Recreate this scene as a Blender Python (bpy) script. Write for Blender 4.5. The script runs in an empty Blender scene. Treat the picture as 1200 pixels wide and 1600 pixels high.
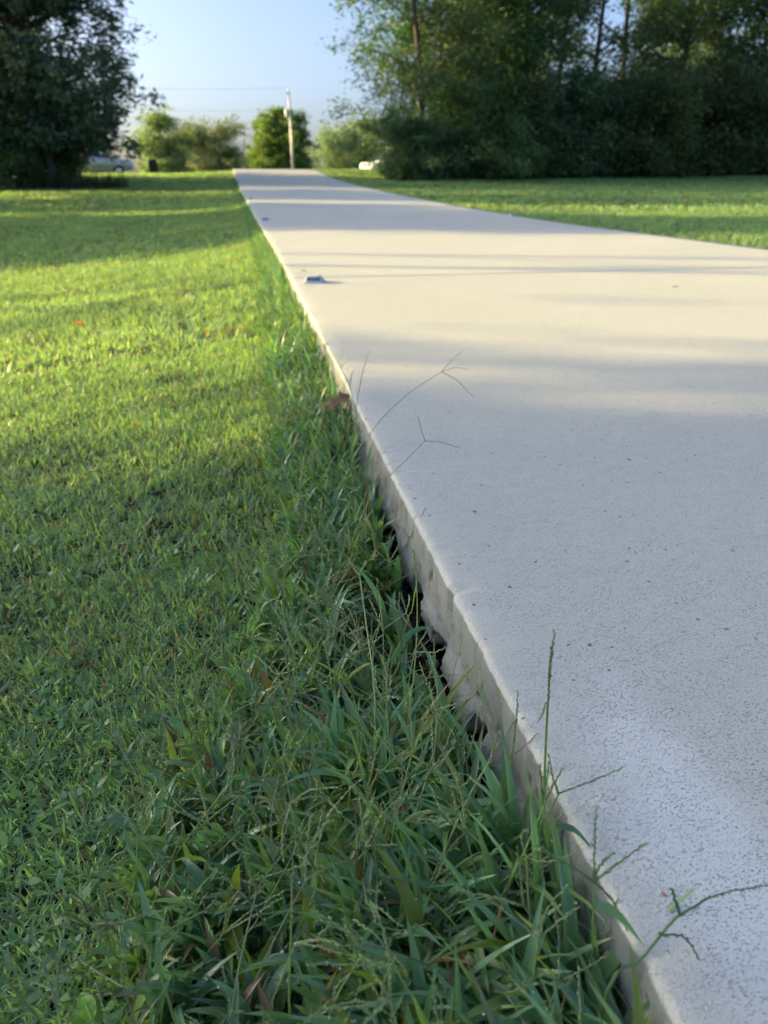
import bpy, bmesh, math, random
import numpy as np
from mathutils import Vector, Matrix

R = math.radians
scene = bpy.context.scene
col = scene.collection

# ------------------------------------------------------------------ camera
EYE = (-0.22, 0.0, 0.46)
PITCH, YAW, FPX = R(24.93), R(10.37), 1110.0
cam_data = bpy.data.cameras.new('camera')
cam = bpy.data.objects.new('camera', cam_data)
col.objects.link(cam)
cam.location = EYE
cam.rotation_euler = (R(90) - PITCH, 0, -YAW)
cam_data.sensor_fit = 'VERTICAL'
cam_data.sensor_height = 36.0
cam_data.lens = 36.0 * FPX / 1600.0
cam_data.clip_start = 0.02
cam_data.clip_end = 4000
cam_data.dof.use_dof = True
cam_data.dof.focus_distance = 0.76
cam_data.dof.aperture_fstop = 6.6
scene.camera = cam

# ------------------------------------------------------------------ light
SUN_EL = R(15)
SUN_DIR = Vector((-1.0, 0.33, 0)).normalized()          # horizontal direction towards the sun
SUN_AZ = math.atan2(SUN_DIR.x, SUN_DIR.y)               # clockwise from +Y
world = bpy.data.worlds.new('World')
scene.world = world
world.use_nodes = True
wn = world.node_tree.nodes
bg = wn['Background']
sky = wn.new('ShaderNodeTexSky')
sky.sky_type = 'NISHITA'
sky.sun_disc = False
sky.sun_elevation = SUN_EL
sky.sun_rotation = SUN_AZ
sky.air_density = 0.6
sky.dust_density = 4.0
sky.ozone_density = 1.8
world.node_tree.links.new(sky.outputs[0], bg.inputs[0])
bg.inputs[1].default_value = 0.10
sd = bpy.data.lights.new('sun', 'SUN')
sun = bpy.data.objects.new('sun', sd)
col.objects.link(sun)
sd.energy = 3.5
sd.angle = R(0.55)
sd.color = (1.0, 0.75, 0.29)
tos = Vector((SUN_DIR.x * math.cos(SUN_EL), SUN_DIR.y * math.cos(SUN_EL), math.sin(SUN_EL)))
sun.rotation_euler = tos.to_track_quat('Z', 'Y').to_euler()
vs = scene.view_settings
vs.view_transform = 'Standard'
vs.look = 'None'
vs.gamma = 1.0
vs.use_curve_mapping = False
vs.exposure = 2.01
scene.render.engine = 'CYCLES'
cy = scene.cycles
cy.max_bounces = 7
cy.diffuse_bounces = 3
cy.glossy_bounces = 2
cy.transmission_bounces = 5
cy.transparent_max_bounces = 6
cy.use_denoising = True
cy.sample_clamp_indirect = 6

# ------------------------------------------------------------------ helpers
rng = np.random.default_rng(7)
random.seed(7)


def vnoise(x, y, seed=0):
    x = np.asarray(x, float); y = np.asarray(y, float)
    xi = np.floor(x).astype(np.int64); yi = np.floor(y).astype(np.int64)
    fx = x - xi; fy = y - yi
    fx = fx * fx * (3 - 2 * fx); fy = fy * fy * (3 - 2 * fy)

    def h(a, b):
        n = (a * 374761393 + b * 668265263 + seed * 1442695041) & 0xffffffff
        n = ((n ^ (n >> 13)) * 1274126177) & 0xffffffff
        n = n ^ (n >> 16)
        return (n & 0xffff) / 65535.0
    return ((h(xi, yi) * (1 - fx) + h(xi + 1, yi) * fx) * (1 - fy)
            + (h(xi, yi + 1) * (1 - fx) + h(xi + 1, yi + 1) * fx) * fy)


def fbm(x, y, seed=0, oct=4):
    s = 0; a = 0.5; t = 0
    for k in range(oct):
        s = s + a * vnoise(np.asarray(x) * 2 ** k, np.asarray(y) * 2 ** k, seed + k * 17)
        t += a; a *= 0.5
    return s / t


PY = np.array([-60, -20, 0, 8, 12, 16, 22, 28.5, 33, 36, 37.6, 40, 50, 65, 100, 200, 3000.])
PZ = np.array([0, 0, 0, 0.0, .045, .13, .29, .52, .80, .965, 1.0, .95, .74, .6, .45, .4, .4])
_m = np.zeros(len(PY))
_d = np.diff(PZ) / np.diff(PY)
for _i in range(1, len(PY) - 1):
    if _d[_i - 1] * _d[_i] > 0:
        _m[_i] = 2 * _d[_i - 1] * _d[_i] / (_d[_i - 1] + _d[_i])


def prof(y):
    y = np.clip(np.asarray(y, float), PY[0], PY[-1])
    i = np.clip(np.searchsorted(PY, y) - 1, 0, len(PY) - 2)
    h = PY[i + 1] - PY[i]
    t = (y - PY[i]) / h
    t2, t3 = t * t, t * t * t
    return ((2 * t3 - 3 * t2 + 1) * PZ[i] + (t3 - 2 * t2 + t) * h * _m[i]
            + (-2 * t3 + 3 * t2) * PZ[i + 1] + (t3 - t2) * h * _m[i + 1])


W = 3.65


def bend(y):          # the drive drifts a little to the left as it climbs
    return -.52 * np.clip((np.asarray(y, float) - 5) / 32, 0, 1.1) ** 1.3


def soil(x, y):
    x = np.asarray(x, float); y = np.asarray(y, float)
    z = prof(y)
    x = x - bend(y)
    left = x < W / 2
    drop = np.where(left, -0.118, -0.035)
    # left side: hollow close to the slab, gentle swells further off
    near = np.exp(-((x + 0.06) / 0.055) ** 2) * left
    hollow = near * (0.016 + 0.02 * np.exp(-((y - 0.70) / 0.16) ** 2)) * (y < 4)
    amp = np.clip(np.abs(np.where(left, x, x - W)) / 1.5, 0.15, 1)
    z = z + drop - hollow + amp * (0.09 * (fbm(x * .35, y * .35, 3) - .5)) + 0.02 * (fbm(x * 9, y * 9, 5) - .5) * np.clip(1.5 - np.abs(x) / 6, 0.1, 1)
    sx_ = np.clip(-x, 0, 60)
    z = z - left * .40 * (1 - np.exp(-np.clip(sx_ - .15, 0, 60) * .42)) * (1 - .72 * np.clip((y - 9) / 16, 0, 1))
    far = np.clip((y - 45) / 40, 0, 1)
    z = z + far * 0.5 * (fbm(x * .03, y * .03, 9) - .5)
    rise = np.clip((y - 160) / 400, 0, 1)
    return z + rise * 4 * fbm(x * .006, y * .006, 12)


def put(o, parent=None):
    col.objects.link(o)
    if parent is not None:
        o.parent = parent
    return o


def tag(o, label=None, cat=None, group=None, kind=None):
    if label: o['label'] = label
    if cat: o['category'] = cat
    if group: o['group'] = group
    if kind: o['kind'] = kind
    return o


def np_mesh(name, V, F, mat, colr=None, smooth=False):
    """F: (n,3) or (n,4) array, or list of such arrays"""
    Fs = F if isinstance(F, list) else [F]
    me = bpy.data.meshes.new(name)
    V = np.asarray(V, np.float32)
    me.vertices.add(len(V)); me.vertices.foreach_set('co', V.ravel())
    idx = np.concatenate([f.ravel() for f in Fs]).astype(np.int32)
    tot = np.concatenate([np.full(len(f), f.shape[1]) for f in Fs]).astype(np.int32)
    start = np.concatenate([[0], np.cumsum(tot)[:-1]]).astype(np.int32)
    me.loops.add(len(idx)); me.loops.foreach_set('vertex_index', idx)
    me.polygons.add(len(tot)); me.polygons.foreach_set('loop_start', start)
    if smooth:
        me.polygons.foreach_set('use_smooth', np.ones(len(tot), bool))
    me.update(calc_edges=True)
    if colr is not None:
        a = me.color_attributes.new('Col', 'FLOAT_COLOR', 'POINT')
        c = np.ones((len(V), 4), np.float32); c[:, :3] = colr
        a.data.foreach_set('color', c.ravel())
    me.materials.append(mat)
    return me


def np_obj(name, V, F, mat, colr=None, smooth=False, parent=None):
    return put(bpy.data.objects.new(name, np_mesh(name, V, F, mat, colr, smooth)), parent)


def bm_obj(name, bm, mat, parent=None, smooth=False):
    me = bpy.data.meshes.new(name)
    bmesh.ops.recalc_face_normals(bm, faces=bm.faces)
    bm.to_mesh(me); bm.free()
    if smooth:
        me.polygons.foreach_set('use_smooth', np.ones(len(me.polygons), bool))
    me.materials.append(mat)
    return put(bpy.data.objects.new(name, me), parent)


def empty(name, loc, rz=0):
    o = bpy.data.objects.new(name, None)
    o.location = loc; o.rotation_euler = (0, 0, rz); o.empty_display_size = .2
    return put(o)


def copy_thing(root, loc, rz, s=1.0, label=None, group=None):
    r = root.copy(); col.objects.link(r)
    r.location = loc; r.rotation_euler = (0, 0, rz)
    r.scale = (s, s, s) if not hasattr(s, '__len__') else s
    if label: r['label'] = label
    if group: r['group'] = group
    for ch in list(root.children):
        c = ch.copy(); col.objects.link(c); c.parent = r
        for g in list(ch.children):
            d = g.copy(); col.objects.link(d); d.parent = c
    return r


# world point on the plane y = Y seen at photo pixel (px, py): used to place plants
def seen(px, py, Y):
    u = px - 600; v = py - 800
    F = FPX * math.cos(PITCH) - v * math.sin(PITCH); D = FPX * math.sin(PITCH) + v * math.cos(PITCH)
    d = (u * math.cos(YAW) + F * math.sin(YAW), F * math.cos(YAW) - u * math.sin(YAW), -D)
    t = (Y - EYE[1]) / d[1]
    return Vector((EYE[0] + t * d[0], Y, EYE[2] + t * d[2]))


def on_plane(px, py, z=0.0):
    p = seen(px, py, 1.0)
    k = (z - EYE[2]) / (p.z - EYE[2])
    return Vector((EYE[0] + (p.x - EYE[0]) * k, k, z))


# ------------------------------------------------------------------ materials
def mat(name):
    m = bpy.data.materials.new(name); m.use_nodes = True
    return m, m.node_tree.nodes, m.node_tree.links, m.node_tree.nodes['Principled BSDF']


def plain(name, c, rough=.5, metal=0, spec=.5, coat=0, noise=0.0, scale=20):
    m, n, l, b = mat(name)
    b.inputs['Base Color'].default_value = (*c, 1)
    b.inputs['Roughness'].default_value = rough
    b.inputs['Metallic'].default_value = metal
    b.inputs['Specular IOR Level'].default_value = spec
    b.inputs['Coat Weight'].default_value = coat
    if noise:
        tc = n.new('ShaderNodeTexCoord')
        t = n.new('ShaderNodeTexNoise'); t.inputs['Scale'].default_value = scale; t.inputs['Detail'].default_value = 5
        l.new(tc.outputs['Object'], t.inputs['Vector'])
        mx = n.new('ShaderNodeMix'); mx.data_type = 'RGBA'
        mx.inputs['A'].default_value = (*[v * (1 - noise) for v in c], 1)
        mx.inputs['B'].default_value = (*[min(1, v * (1 + noise)) for v in c], 1)
        l.new(t.outputs['Fac'], mx.inputs['Factor'])
        l.new(mx.outputs['Result'], b.inputs['Base Color'])
        bu = n.new('ShaderNodeBump'); bu.inputs['Strength'].default_value = .3; bu.inputs['Distance'].default_value = .01
        l.new(t.outputs['Fac'], bu.inputs['Height']); l.new(bu.outputs['Normal'], b.inputs['Normal'])
    return m


def leafy(name, rough=.45, spec=.4, transl=.4, tint=(1.15, 1.2, .45), vary=0.0, coat=0.0):
    """blade / leaf material: colour from the per-leaf attribute, part of the light passes through"""
    m, n, l, b = mat(name)
    a = n.new('ShaderNodeAttribute'); a.attribute_name = 'Col'
    out = n['Material Output']
    src = a.outputs['Color']
    if vary:
        oi = n.new('ShaderNodeObjectInfo')
        hs = n.new('ShaderNodeHueSaturation')
        mr = n.new('ShaderNodeMapRange'); mr.inputs[3].default_value = .5 - .035 * vary; mr.inputs[4].default_value = .5 + .03 * vary
        l.new(oi.outputs['Random'], mr.inputs[0]); l.new(mr.outputs[0], hs.inputs['Hue'])
        ml = n.new('ShaderNodeMath'); ml.operation = 'MULTIPLY'; ml.inputs[1].default_value = 7.31
        fr = n.new('ShaderNodeMath'); fr.operation = 'FRACT'
        l.new(oi.outputs['Random'], ml.inputs[0]); l.new(ml.outputs[0], fr.inputs[0])
        mv = n.new('ShaderNodeMapRange'); mv.inputs[3].default_value = 1 - .25 * vary; mv.inputs[4].default_value = 1 + .25 * vary
        l.new(fr.outputs[0], mv.inputs[0]); l.new(mv.outputs[0], hs.inputs['Value'])
        l.new(src, hs.inputs['Color']); src = hs.outputs['Color']
    l.new(src, b.inputs['Base Color'])
    b.inputs['Roughness'].default_value = rough
    b.inputs['Specular IOR Level'].default_value = spec
    b.inputs['Coat Weight'].default_value = coat; b.inputs['Coat Roughness'].default_value = .25
    tr = n.new('ShaderNodeBsdfTranslucent')
    mul = n.new('ShaderNodeMix'); mul.data_type = 'RGBA'; mul.blend_type = 'MULTIPLY'
    mul.inputs['Factor'].default_value = 1
    mul.inputs['B'].default_value = (*tint, 1)
    mul.clamp_result = False
    l.new(src, mul.inputs['A']); l.new(mul.outputs['Result'], tr.inputs['Color'])
    mix = n.new('ShaderNodeMixShader'); mix.inputs[0].default_value = transl
    l.new(b.outputs[0], mix.inputs[1]); l.new(tr.outputs[0], mix.inputs[2])
    l.new(mix.outputs[0], out.inputs['Surface'])
    return m


M_GRASS = leafy('grass_blade', .45, .5, .5, (2.1, 1.95, .65), coat=.15)
M_CRAB = leafy('crabgrass_blade', .34, .6, .4, (1.5, 1.6, .6), coat=.3)
M_LEAF = leafy('tree_leaf', .5, .4, .36, (1.2, 1.4, .6), vary=1)
M_CEDAR = leafy('cedar_spray', .6, .3, .2, (1.3, 1.3, .5), vary=.6)
M_DRY = leafy('dry_leaf', .6, .3, .25, (1.2, 1, .6))
M_BARK = plain('bark', (.085, .07, .055), .9, noise=.45, scale=9)
M_PALEBARK = plain('pale_bark', (.34, .29, .24), .9, noise=.3, scale=6)
M_WHITE = plain('white_car_paint', (.72, .73, .74), .25, coat=.6)
M_BLUEPAINT = plain('silver_blue_paint', (.30, .36, .44), .25, metal=.4, coat=.6)
M_GLASS = plain('car_glass', (.02, .03, .035), .06, spec=.7)
M_TYRE = plain('tyre_rubber', (.02, .02, .02), .8)
M_CHROME = plain('chrome', (.75, .75, .75), .12, metal=1)
M_RED = plain('red_lens', (.4, .02, .02), .2)
M_LAMP = plain('lamp_lens', (.8, .8, .78), .1, spec=.8)
M_BIN = plain('bin_plastic', (.012, .013, .02), .55)
M_POLE = plain('weathered_pole', (.52, .50, .46), .85, noise=.2, scale=3)
M_PLATE = plain('grey_metal', (.55, .56, .57), .45, metal=.3)
M_WIRE = plain('grey_wire', (.16, .16, .17), .6)
M_MARK = plain('marker_plastic', (.46, .50, .55), .42, noise=.12, scale=40)
M_LENS = plain('marker_lens', (.06, .09, .13), .15, spec=.8)
M_LENSRIB = plain('marker_rib', (.30, .36, .43), .3)
M_STONE = plain('gravel_stone', (.17, .17, .18), .85, noise=.5, scale=60)
M_STONEP = plain('pale_stone', (.42, .37, .32), .85, noise=.3, scale=60)

# dew
M_DEW, n, l, b = mat('dew_water')
b.inputs['Roughness'].default_value = .02
b.inputs['IOR'].default_value = 1.33
b.inputs['Transmission Weight'].default_value = .35
b.inputs['Base Color'].default_value = (1, 1, 1, 1)
b.inputs['Specular IOR Level'].default_value = 1.0


def ground_mat():
    m, n, l, b = mat('lawn_soil')
    g = n.new('ShaderNodeNewGeometry')
    sep = n.new('ShaderNodeSeparateXYZ'); l.new(g.outputs['Position'], sep.inputs[0])

    def noise(scale, detail=5, rough=.55):
        t = n.new('ShaderNodeTexNoise'); t.inputs['Scale'].default_value = scale
        t.inputs['Detail'].default_value = detail; t.inputs['Roughness'].default_value = rough
        l.new(g.outputs['Position'], t.inputs['Vector']); return t

    def ramp(src, stops):
        r = n.new('ShaderNodeValToRGB'); e = r.color_ramp.elements
        while len(e) < len(stops): e.new(.5)
        for k, (p, c) in enumerate(stops): e[k].position = p; e[k].color = (*c, 1)
        l.new(src, r.inputs[0]); return r
    fine = noise(160, 6, .7); mid = noise(22, 5); big = noise(1.1, 4)
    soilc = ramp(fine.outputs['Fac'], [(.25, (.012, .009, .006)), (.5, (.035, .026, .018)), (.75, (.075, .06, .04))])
    grassc = ramp(mid.outputs['Fac'], [(.3, (.06, .10, .03)), (.5, (.10, .155, .045)), (.72, (.16, .19, .06))])
    tone = ramp(big.outputs['Fac'], [(.3, (.75, .85, .7)), (.7, (1.15, 1.05, .9))])
    mu = n.new('ShaderNodeMix'); mu.data_type = 'RGBA'; mu.blend_type = 'MULTIPLY'; mu.inputs['Factor'].default_value = 1
    l.new(grassc.outputs[0], mu.inputs['A']); l.new(tone.outputs[0], mu.inputs['B'])
    # bare earth close by (the blades cover it), turf further off where single blades thin out
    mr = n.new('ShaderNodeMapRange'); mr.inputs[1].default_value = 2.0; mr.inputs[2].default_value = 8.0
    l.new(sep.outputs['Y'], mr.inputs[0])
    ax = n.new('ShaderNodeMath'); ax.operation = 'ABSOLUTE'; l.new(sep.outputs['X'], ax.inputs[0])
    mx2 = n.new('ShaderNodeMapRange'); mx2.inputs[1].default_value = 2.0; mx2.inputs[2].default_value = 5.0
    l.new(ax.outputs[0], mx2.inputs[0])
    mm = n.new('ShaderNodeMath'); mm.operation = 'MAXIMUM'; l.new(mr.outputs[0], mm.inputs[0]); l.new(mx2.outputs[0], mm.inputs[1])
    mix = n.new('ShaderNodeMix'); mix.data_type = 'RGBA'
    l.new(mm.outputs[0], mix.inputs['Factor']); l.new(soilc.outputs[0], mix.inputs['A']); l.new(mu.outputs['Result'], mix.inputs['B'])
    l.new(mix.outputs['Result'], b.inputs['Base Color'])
    b.inputs['Roughness'].default_value = .95
    b.inputs['Specular IOR Level'].default_value = .15
    bu = n.new('ShaderNodeBump'); bu.inputs['Strength'].default_value = .8; bu.inputs['Distance'].default_value = .012
    l.new(fine.outputs['Fac'], bu.inputs['Height']); l.new(bu.outputs['Normal'], b.inputs['Normal'])
    return m


def concrete_mat():
    m, n, l, b = mat('broomed_concrete')
    g = n.new('ShaderNodeNewGeometry')
    sep = n.new('ShaderNodeSeparateXYZ'); l.new(g.outputs['Position'], sep.inputs[0])

    def math_(op, a, c=None, clamp=False):
        t = n.new('ShaderNodeMath'); t.operation = op; t.use_clamp = clamp
        for k, v in enumerate((a, c)):
            if v is None: continue
            if isinstance(v, (int, float)): t.inputs[k].default_value = v
            else: l.new(v, t.inputs[k])
        return t.outputs[0]

    def maprange(v, a, c, d=0., e=1.):
        t = n.new('ShaderNodeMapRange'); t.interpolation_type = 'SMOOTHSTEP'
        t.inputs[1].default_value = a; t.inputs[2].default_value = c; t.inputs[3].default_value = d; t.inputs[4].default_value = e
        l.new(v, t.inputs[0]); return t.outputs[0]

    def mapped(sx, sy, sz):
        mp = n.new('ShaderNodeMapping'); mp.inputs['Scale'].default_value = (sx, sy, sz)
        l.new(g.outputs['Position'], mp.inputs['Vector']); return mp.outputs[0]

    def noise(vec, scale, detail=4, rough=.6):
        t = n.new('ShaderNodeTexNoise'); t.inputs['Scale'].default_value = scale
        t.inputs['Detail'].default_value = detail; t.inputs['Roughness'].default_value = rough
        l.new(vec, t.inputs['Vector']); return t.outputs['Fac']

    def mix(f, a, c, blend='MIX'):
        t = n.new('ShaderNodeMix'); t.data_type = 'RGBA'; t.blend_type = blend
        if isinstance(f, (int, float)): t.inputs['Factor'].default_value = f
        else: l.new(f, t.inputs['Factor'])
        for k, v in (('A', a), ('B', c)):
            if isinstance(v, tuple): t.inputs[k].default_value = (*v, 1)
            else: l.new(v, t.inputs[k])
        return t.outputs['Result']
    P = g.outputs['Position']
    broom = mapped(.62, 1.0, 1.0)            # drags run across the drive
    fine = noise(broom, 360, 2, .65)        # ~3 mm pits
    grit = noise(P, 700, 2, .6)
    clump = noise(broom, 40, 4, .6)
    big = noise(P, 1.3, 5, .55)
    wob = noise(P, 9, 3)
    xe = math_('ADD', sep.outputs['X'], math_('MULTIPLY', math_('SUBTRACT', wob, .5), .06))
    rough_zone = maprange(xe, .004, .05, .22, 1.0)   # trowelled band along the edge -> open texture
    def cells(vec, scale):
        t = n.new('ShaderNodeTexVoronoi'); t.inputs['Scale'].default_value = scale
        l.new(vec, t.inputs['Vector'])
        sp = n.new('ShaderNodeSeparateColor'); l.new(t.outputs['Color'], sp.inputs[0])
        return t.outputs['Distance'], sp.outputs[0], sp.outputs[1]
    d1, r1, q1 = cells(broom, 660)
    d2, r2, q2 = cells(P, 640)
    rad1 = math_('MULTIPLY', maprange(r1, .15, 1.0), .50)
    pit1 = maprange(math_('SUBTRACT', d1, rad1), .06, -.14)
    pits = math_('MULTIPLY', math_('MAXIMUM', pit1, math_('MULTIPLY', maprange(fine, .42, .30), .25)), rough_zone)
    grain = math_('MULTIPLY', maprange(d2, .45, .15), maprange(r2, .62, .9))
    pits = math_('MULTIPLY', pits, maprange(clump, .35, .6, .35, 1.0))
    specks = maprange(noise(P, 90, 1, .3), .735, .77)
    topc = mix(big, (.485, .50, .435), (.575, .59, .52))
    mott = noise(P, 470, 3, .75)
    topc = mix(math_('MULTIPLY', maprange(mott, .54, .34), .42), topc, (.24, .25, .235))
    topc = mix(math_('MULTIPLY', maprange(noise(P, 6, 4), .5, .75), .12), topc, (.36, .345, .30))
    topc = mix(math_('MULTIPLY', maprange(grit, .3, .7), .25), topc, (.70, .69, .66))
    topc = mix(math_('MULTIPLY', grain, .8), topc, (.82, .82, .80))
    topc = mix(math_('MULTIPLY', pits, .52), topc, (.17, .17, .16))
    topc = mix(math_('MULTIPLY', specks, .7), topc, (.07, .06, .055))
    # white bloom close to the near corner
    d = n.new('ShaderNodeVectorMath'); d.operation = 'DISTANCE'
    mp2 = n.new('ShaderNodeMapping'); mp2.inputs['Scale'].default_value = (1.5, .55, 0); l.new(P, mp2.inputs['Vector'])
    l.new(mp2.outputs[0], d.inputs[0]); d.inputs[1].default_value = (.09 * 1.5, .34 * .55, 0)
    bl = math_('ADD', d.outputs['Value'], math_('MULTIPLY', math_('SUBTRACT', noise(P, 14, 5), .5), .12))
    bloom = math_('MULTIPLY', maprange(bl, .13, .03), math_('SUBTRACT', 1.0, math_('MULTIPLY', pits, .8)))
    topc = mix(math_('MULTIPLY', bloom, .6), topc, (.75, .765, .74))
    # vertical face: tan trowelled skin, crumbled pale aggregate along the bottom
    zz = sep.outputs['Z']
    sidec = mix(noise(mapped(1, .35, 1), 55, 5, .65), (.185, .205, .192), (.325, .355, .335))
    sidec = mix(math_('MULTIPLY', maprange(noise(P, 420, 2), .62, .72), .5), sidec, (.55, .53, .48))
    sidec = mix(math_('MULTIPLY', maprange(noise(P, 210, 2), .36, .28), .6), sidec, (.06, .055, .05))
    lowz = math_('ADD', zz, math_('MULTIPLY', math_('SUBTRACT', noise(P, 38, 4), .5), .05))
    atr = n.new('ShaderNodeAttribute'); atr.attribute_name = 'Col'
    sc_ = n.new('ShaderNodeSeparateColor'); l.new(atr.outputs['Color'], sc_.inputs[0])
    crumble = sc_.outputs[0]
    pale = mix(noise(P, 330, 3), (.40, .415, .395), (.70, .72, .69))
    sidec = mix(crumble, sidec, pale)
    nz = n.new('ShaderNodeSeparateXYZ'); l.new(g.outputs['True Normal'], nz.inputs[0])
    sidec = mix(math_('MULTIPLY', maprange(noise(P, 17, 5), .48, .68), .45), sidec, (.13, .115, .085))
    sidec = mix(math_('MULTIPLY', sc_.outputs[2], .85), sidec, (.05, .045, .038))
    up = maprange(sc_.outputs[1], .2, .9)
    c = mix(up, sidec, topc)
    l.new(c, b.inputs['Base Color'])
    b.inputs['Roughness'].default_value = .85
    b.inputs['Specular IOR Level'].default_value = .25
    hgt = math_('ADD', math_('SUBTRACT', math_('MULTIPLY', grain, .5), math_('MULTIPLY', pits, .8)), math_('MULTIPLY', grit, .3))
    hgt = math_('ADD', hgt, math_('MULTIPLY', math_('MULTIPLY', noise(P, 150, 6, .75), crumble), 9.0))
    bu = n.new('ShaderNodeBump'); bu.inputs['Strength'].default_value = .8; bu.inputs['Distance'].default_value = .0022
    l.new(hgt, bu.inputs['Height']); l.new(bu.outputs['Normal'], b.inputs['Normal'])
    return m


M_GROUND = ground_mat()
M_CONC = concrete_mat()

# ------------------------------------------------------------------ ground
def lines(*segs):
    out = []
    for a, c, s in segs:
        out.append(np.arange(a, c, s))
    return np.unique(np.round(np.concatenate(out + [[segs[-1][1]]]), 4))


xl = lines((-900, -200, 100), (-200, -40, 20), (-40, -3, 1.0), (-3, -.6, .1), (-.6, .02, .014), (.02, 3.6, .5), (3.6, 6, .15), (6, 40, 1), (40, 200, 20), (200, 900, 100))
yl = lines((-40, -1, 3), (-1, 0, .2), (0, 1.6, .016), (1.6, 4, .08), (4, 44, .4), (44, 120, 4), (120, 400, 20), (400, 1500, 110))
gx, gy = np.meshgrid(xl, yl)
gx0 = gx; gx = gx + bend(gy)
gz = soil(gx, gy)
gz = np.where((gx0 > 0.0) & (gx0 < W), prof(gy) - .21, gz)
nx, ny = len(xl), len(yl)
V = np.stack([gx, gy, gz], -1).reshape(-1, 3)
ii = (np.arange(ny - 1)[:, None] * nx + np.arange(nx - 1)[None]).ravel()
F = np.stack([ii, ii + 1, ii + nx + 1, ii + nx], -1)
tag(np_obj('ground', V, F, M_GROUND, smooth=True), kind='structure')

# ------------------------------------------------------------------ driveway
drive = tag(empty('driveway', (0, 0, 0)), kind='structure')
JOINT = 3.93


def slab(y0, y1, fine_to, name):
    ys = [y0]
    while ys[-1] < y1:
        y = ys[-1]
        if y < .05: st = .03
        elif y < 1.5: st = .0035
        elif y < fine_to: st = .008
        elif y < 8: st = .04
        else: st = .25
        ys.append(min(y + st, y1))
    ys = np.array(ys)
    n = len(ys)
    # cross-section, from the right edge over the top to the left face and its broken foot
    sec = [(W, -.16), (W, -.008), (W - .006, 0), (W - .1, 0), (2.4, 0), (1.2, 0), (.6, 0), (.3, 0), (.15, 0), (.08, 0), (.05, 0), (.03, -.0002), (.018, -.001),
           (.0075, -.0011), (.0036, -.0026), (.0011, -.0058), (0, -.011), (0, -.03), (0, -.042), (0, -.053)]
    low = np.linspace(-.060, -.150, 19)
    sx = np.array([s[0] for s in sec] + [0] * len(low)); sz = np.array([s[1] for s in sec] + list(low))
    k = len(sx)
    X = np.repeat(sx[None], n, 0).copy(); Z = np.repeat(sz[None], n, 0).copy()
    Yg = np.repeat(ys[:, None], k, 1)
    X[:, 13:17] += .0025 * (fbm(Yg[:, 13:17] * 40, Z[:, 13:17] * 120, 21) - .5) + .0018 * (vnoise(Yg[:, 13:17] * 160, Z[:, 13:17] * 200, 22) - .5)
    X[:, 15:] += .006 * (fbm(Yg[:, 15:] * 2.0, Yg[:, 15:] * 0 + 3, 23, 3) - .5)
    # foot: where the form leaked the paste bulges out and breaks off ragged
    start = -.068 + .05 * (fbm(ys * 5.5, ys * 0, 31, 4) - .5) + .02 * (vnoise(ys * 28, ys * 0, 30) - .5)
    t = np.clip((start[:, None] - Z) / .02, 0, 1)
    bulge = t * (.005 + .023 * fbm(Yg * 13, Z * 34, 32, 6)) * (.45 + 1.5 * vnoise(ys * 2.6, ys * 0, 33) ** 1.5)[:, None]
    end = -.102 - .03 * (fbm(ys * 9, ys * 0, 35, 5))
    end = end + .03 * (vnoise(ys * 17, ys * 0, 36) > .66)
    under = np.clip((end[:, None] - Z) / .006, 0, 1)
    X -= bulge * (1 - under) * (np.arange(k) >= 20)
    X += under * (.012 + .03 * fbm(Yg * 25, Z * 40, 37)) * (np.arange(k) >= 20)
    rough_ = (.007 * (fbm(Yg * 60, Z * 80, 38, 4) - .5) + .004 * (vnoise(Yg * 230, Z * 260, 39) - .5)) * t
    X += rough_
    # blow holes in the face
    holes = np.zeros_like(X)
    rr = np.random.default_rng(int(y0 * 10) + 99)
    for _ in range(int(130 * (min(y1, 2.5) - max(y0, 0))) if y0 < 2 else 0):
        hy = rr.uniform(.15, 2.5); hz = rr.uniform(-.075, -.03); rad = rr.uniform(.0011, .0028) * (1.5 if .8 < hy < 1.25 else 1)
        dd = np.sqrt(((Yg - hy) * rr.uniform(.25, .6)) ** 2 + ((Z - hz) * 1.0) ** 2)
        hole_ = np.clip(1 - dd / rad, 0, 1) ** .5 * (np.arange(k) >= 16)
        X += .007 * hole_; holes = np.maximum(holes, hole_)
    if y0 < 2:
        for _ in range(70):                       # small chips off the arris
            cy_ = rr.uniform(.1, 3.2); cr_ = rr.uniform(.003, .011); cd_ = rr.uniform(.0012, .0038)
            g_ = np.clip(1 - ((Yg - cy_) / cr_) ** 2, 0, 1) * (.6 + .8 * vnoise(Yg * 300, Z * 300, 46))
            m_ = (np.arange(k) >= 12) & (np.arange(k) <= 18)
            X += cd_ * g_ * m_ * (np.arange(k) >= 13); Z -= cd_ * .8 * g_ * m_ * (np.arange(k) <= 16)
    crumb = np.clip(t * 1.2, 0, 1) * np.clip(.55 + 1.6 * (fbm(Yg * 14, Z * 30, 41) - .25), 0, 1)
    Zw = Z + prof(Yg) + .0012 * (fbm(Yg * 3, X * 3, 44) - .5) * (X > .02)
    V = np.stack([X + bend(Yg), Yg, Zw], -1).reshape(-1, 3)
    i0 = (np.arange(n - 1)[:, None] * k + np.arange(k - 1)[None]).ravel()
    F = np.stack([i0, i0 + k, i0 + k + 1, i0 + 1], -1)
    cap0 = np.arange(k)[None]; cap1 = np.arange((n - 1) * k, n * k)[None][:, ::-1]
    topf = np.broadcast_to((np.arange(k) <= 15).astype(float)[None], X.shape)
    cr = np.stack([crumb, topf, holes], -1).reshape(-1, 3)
    return np_obj(name, V, [F, cap0, cap1], M_CONC, cr, smooth=True, parent=drive)


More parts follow.
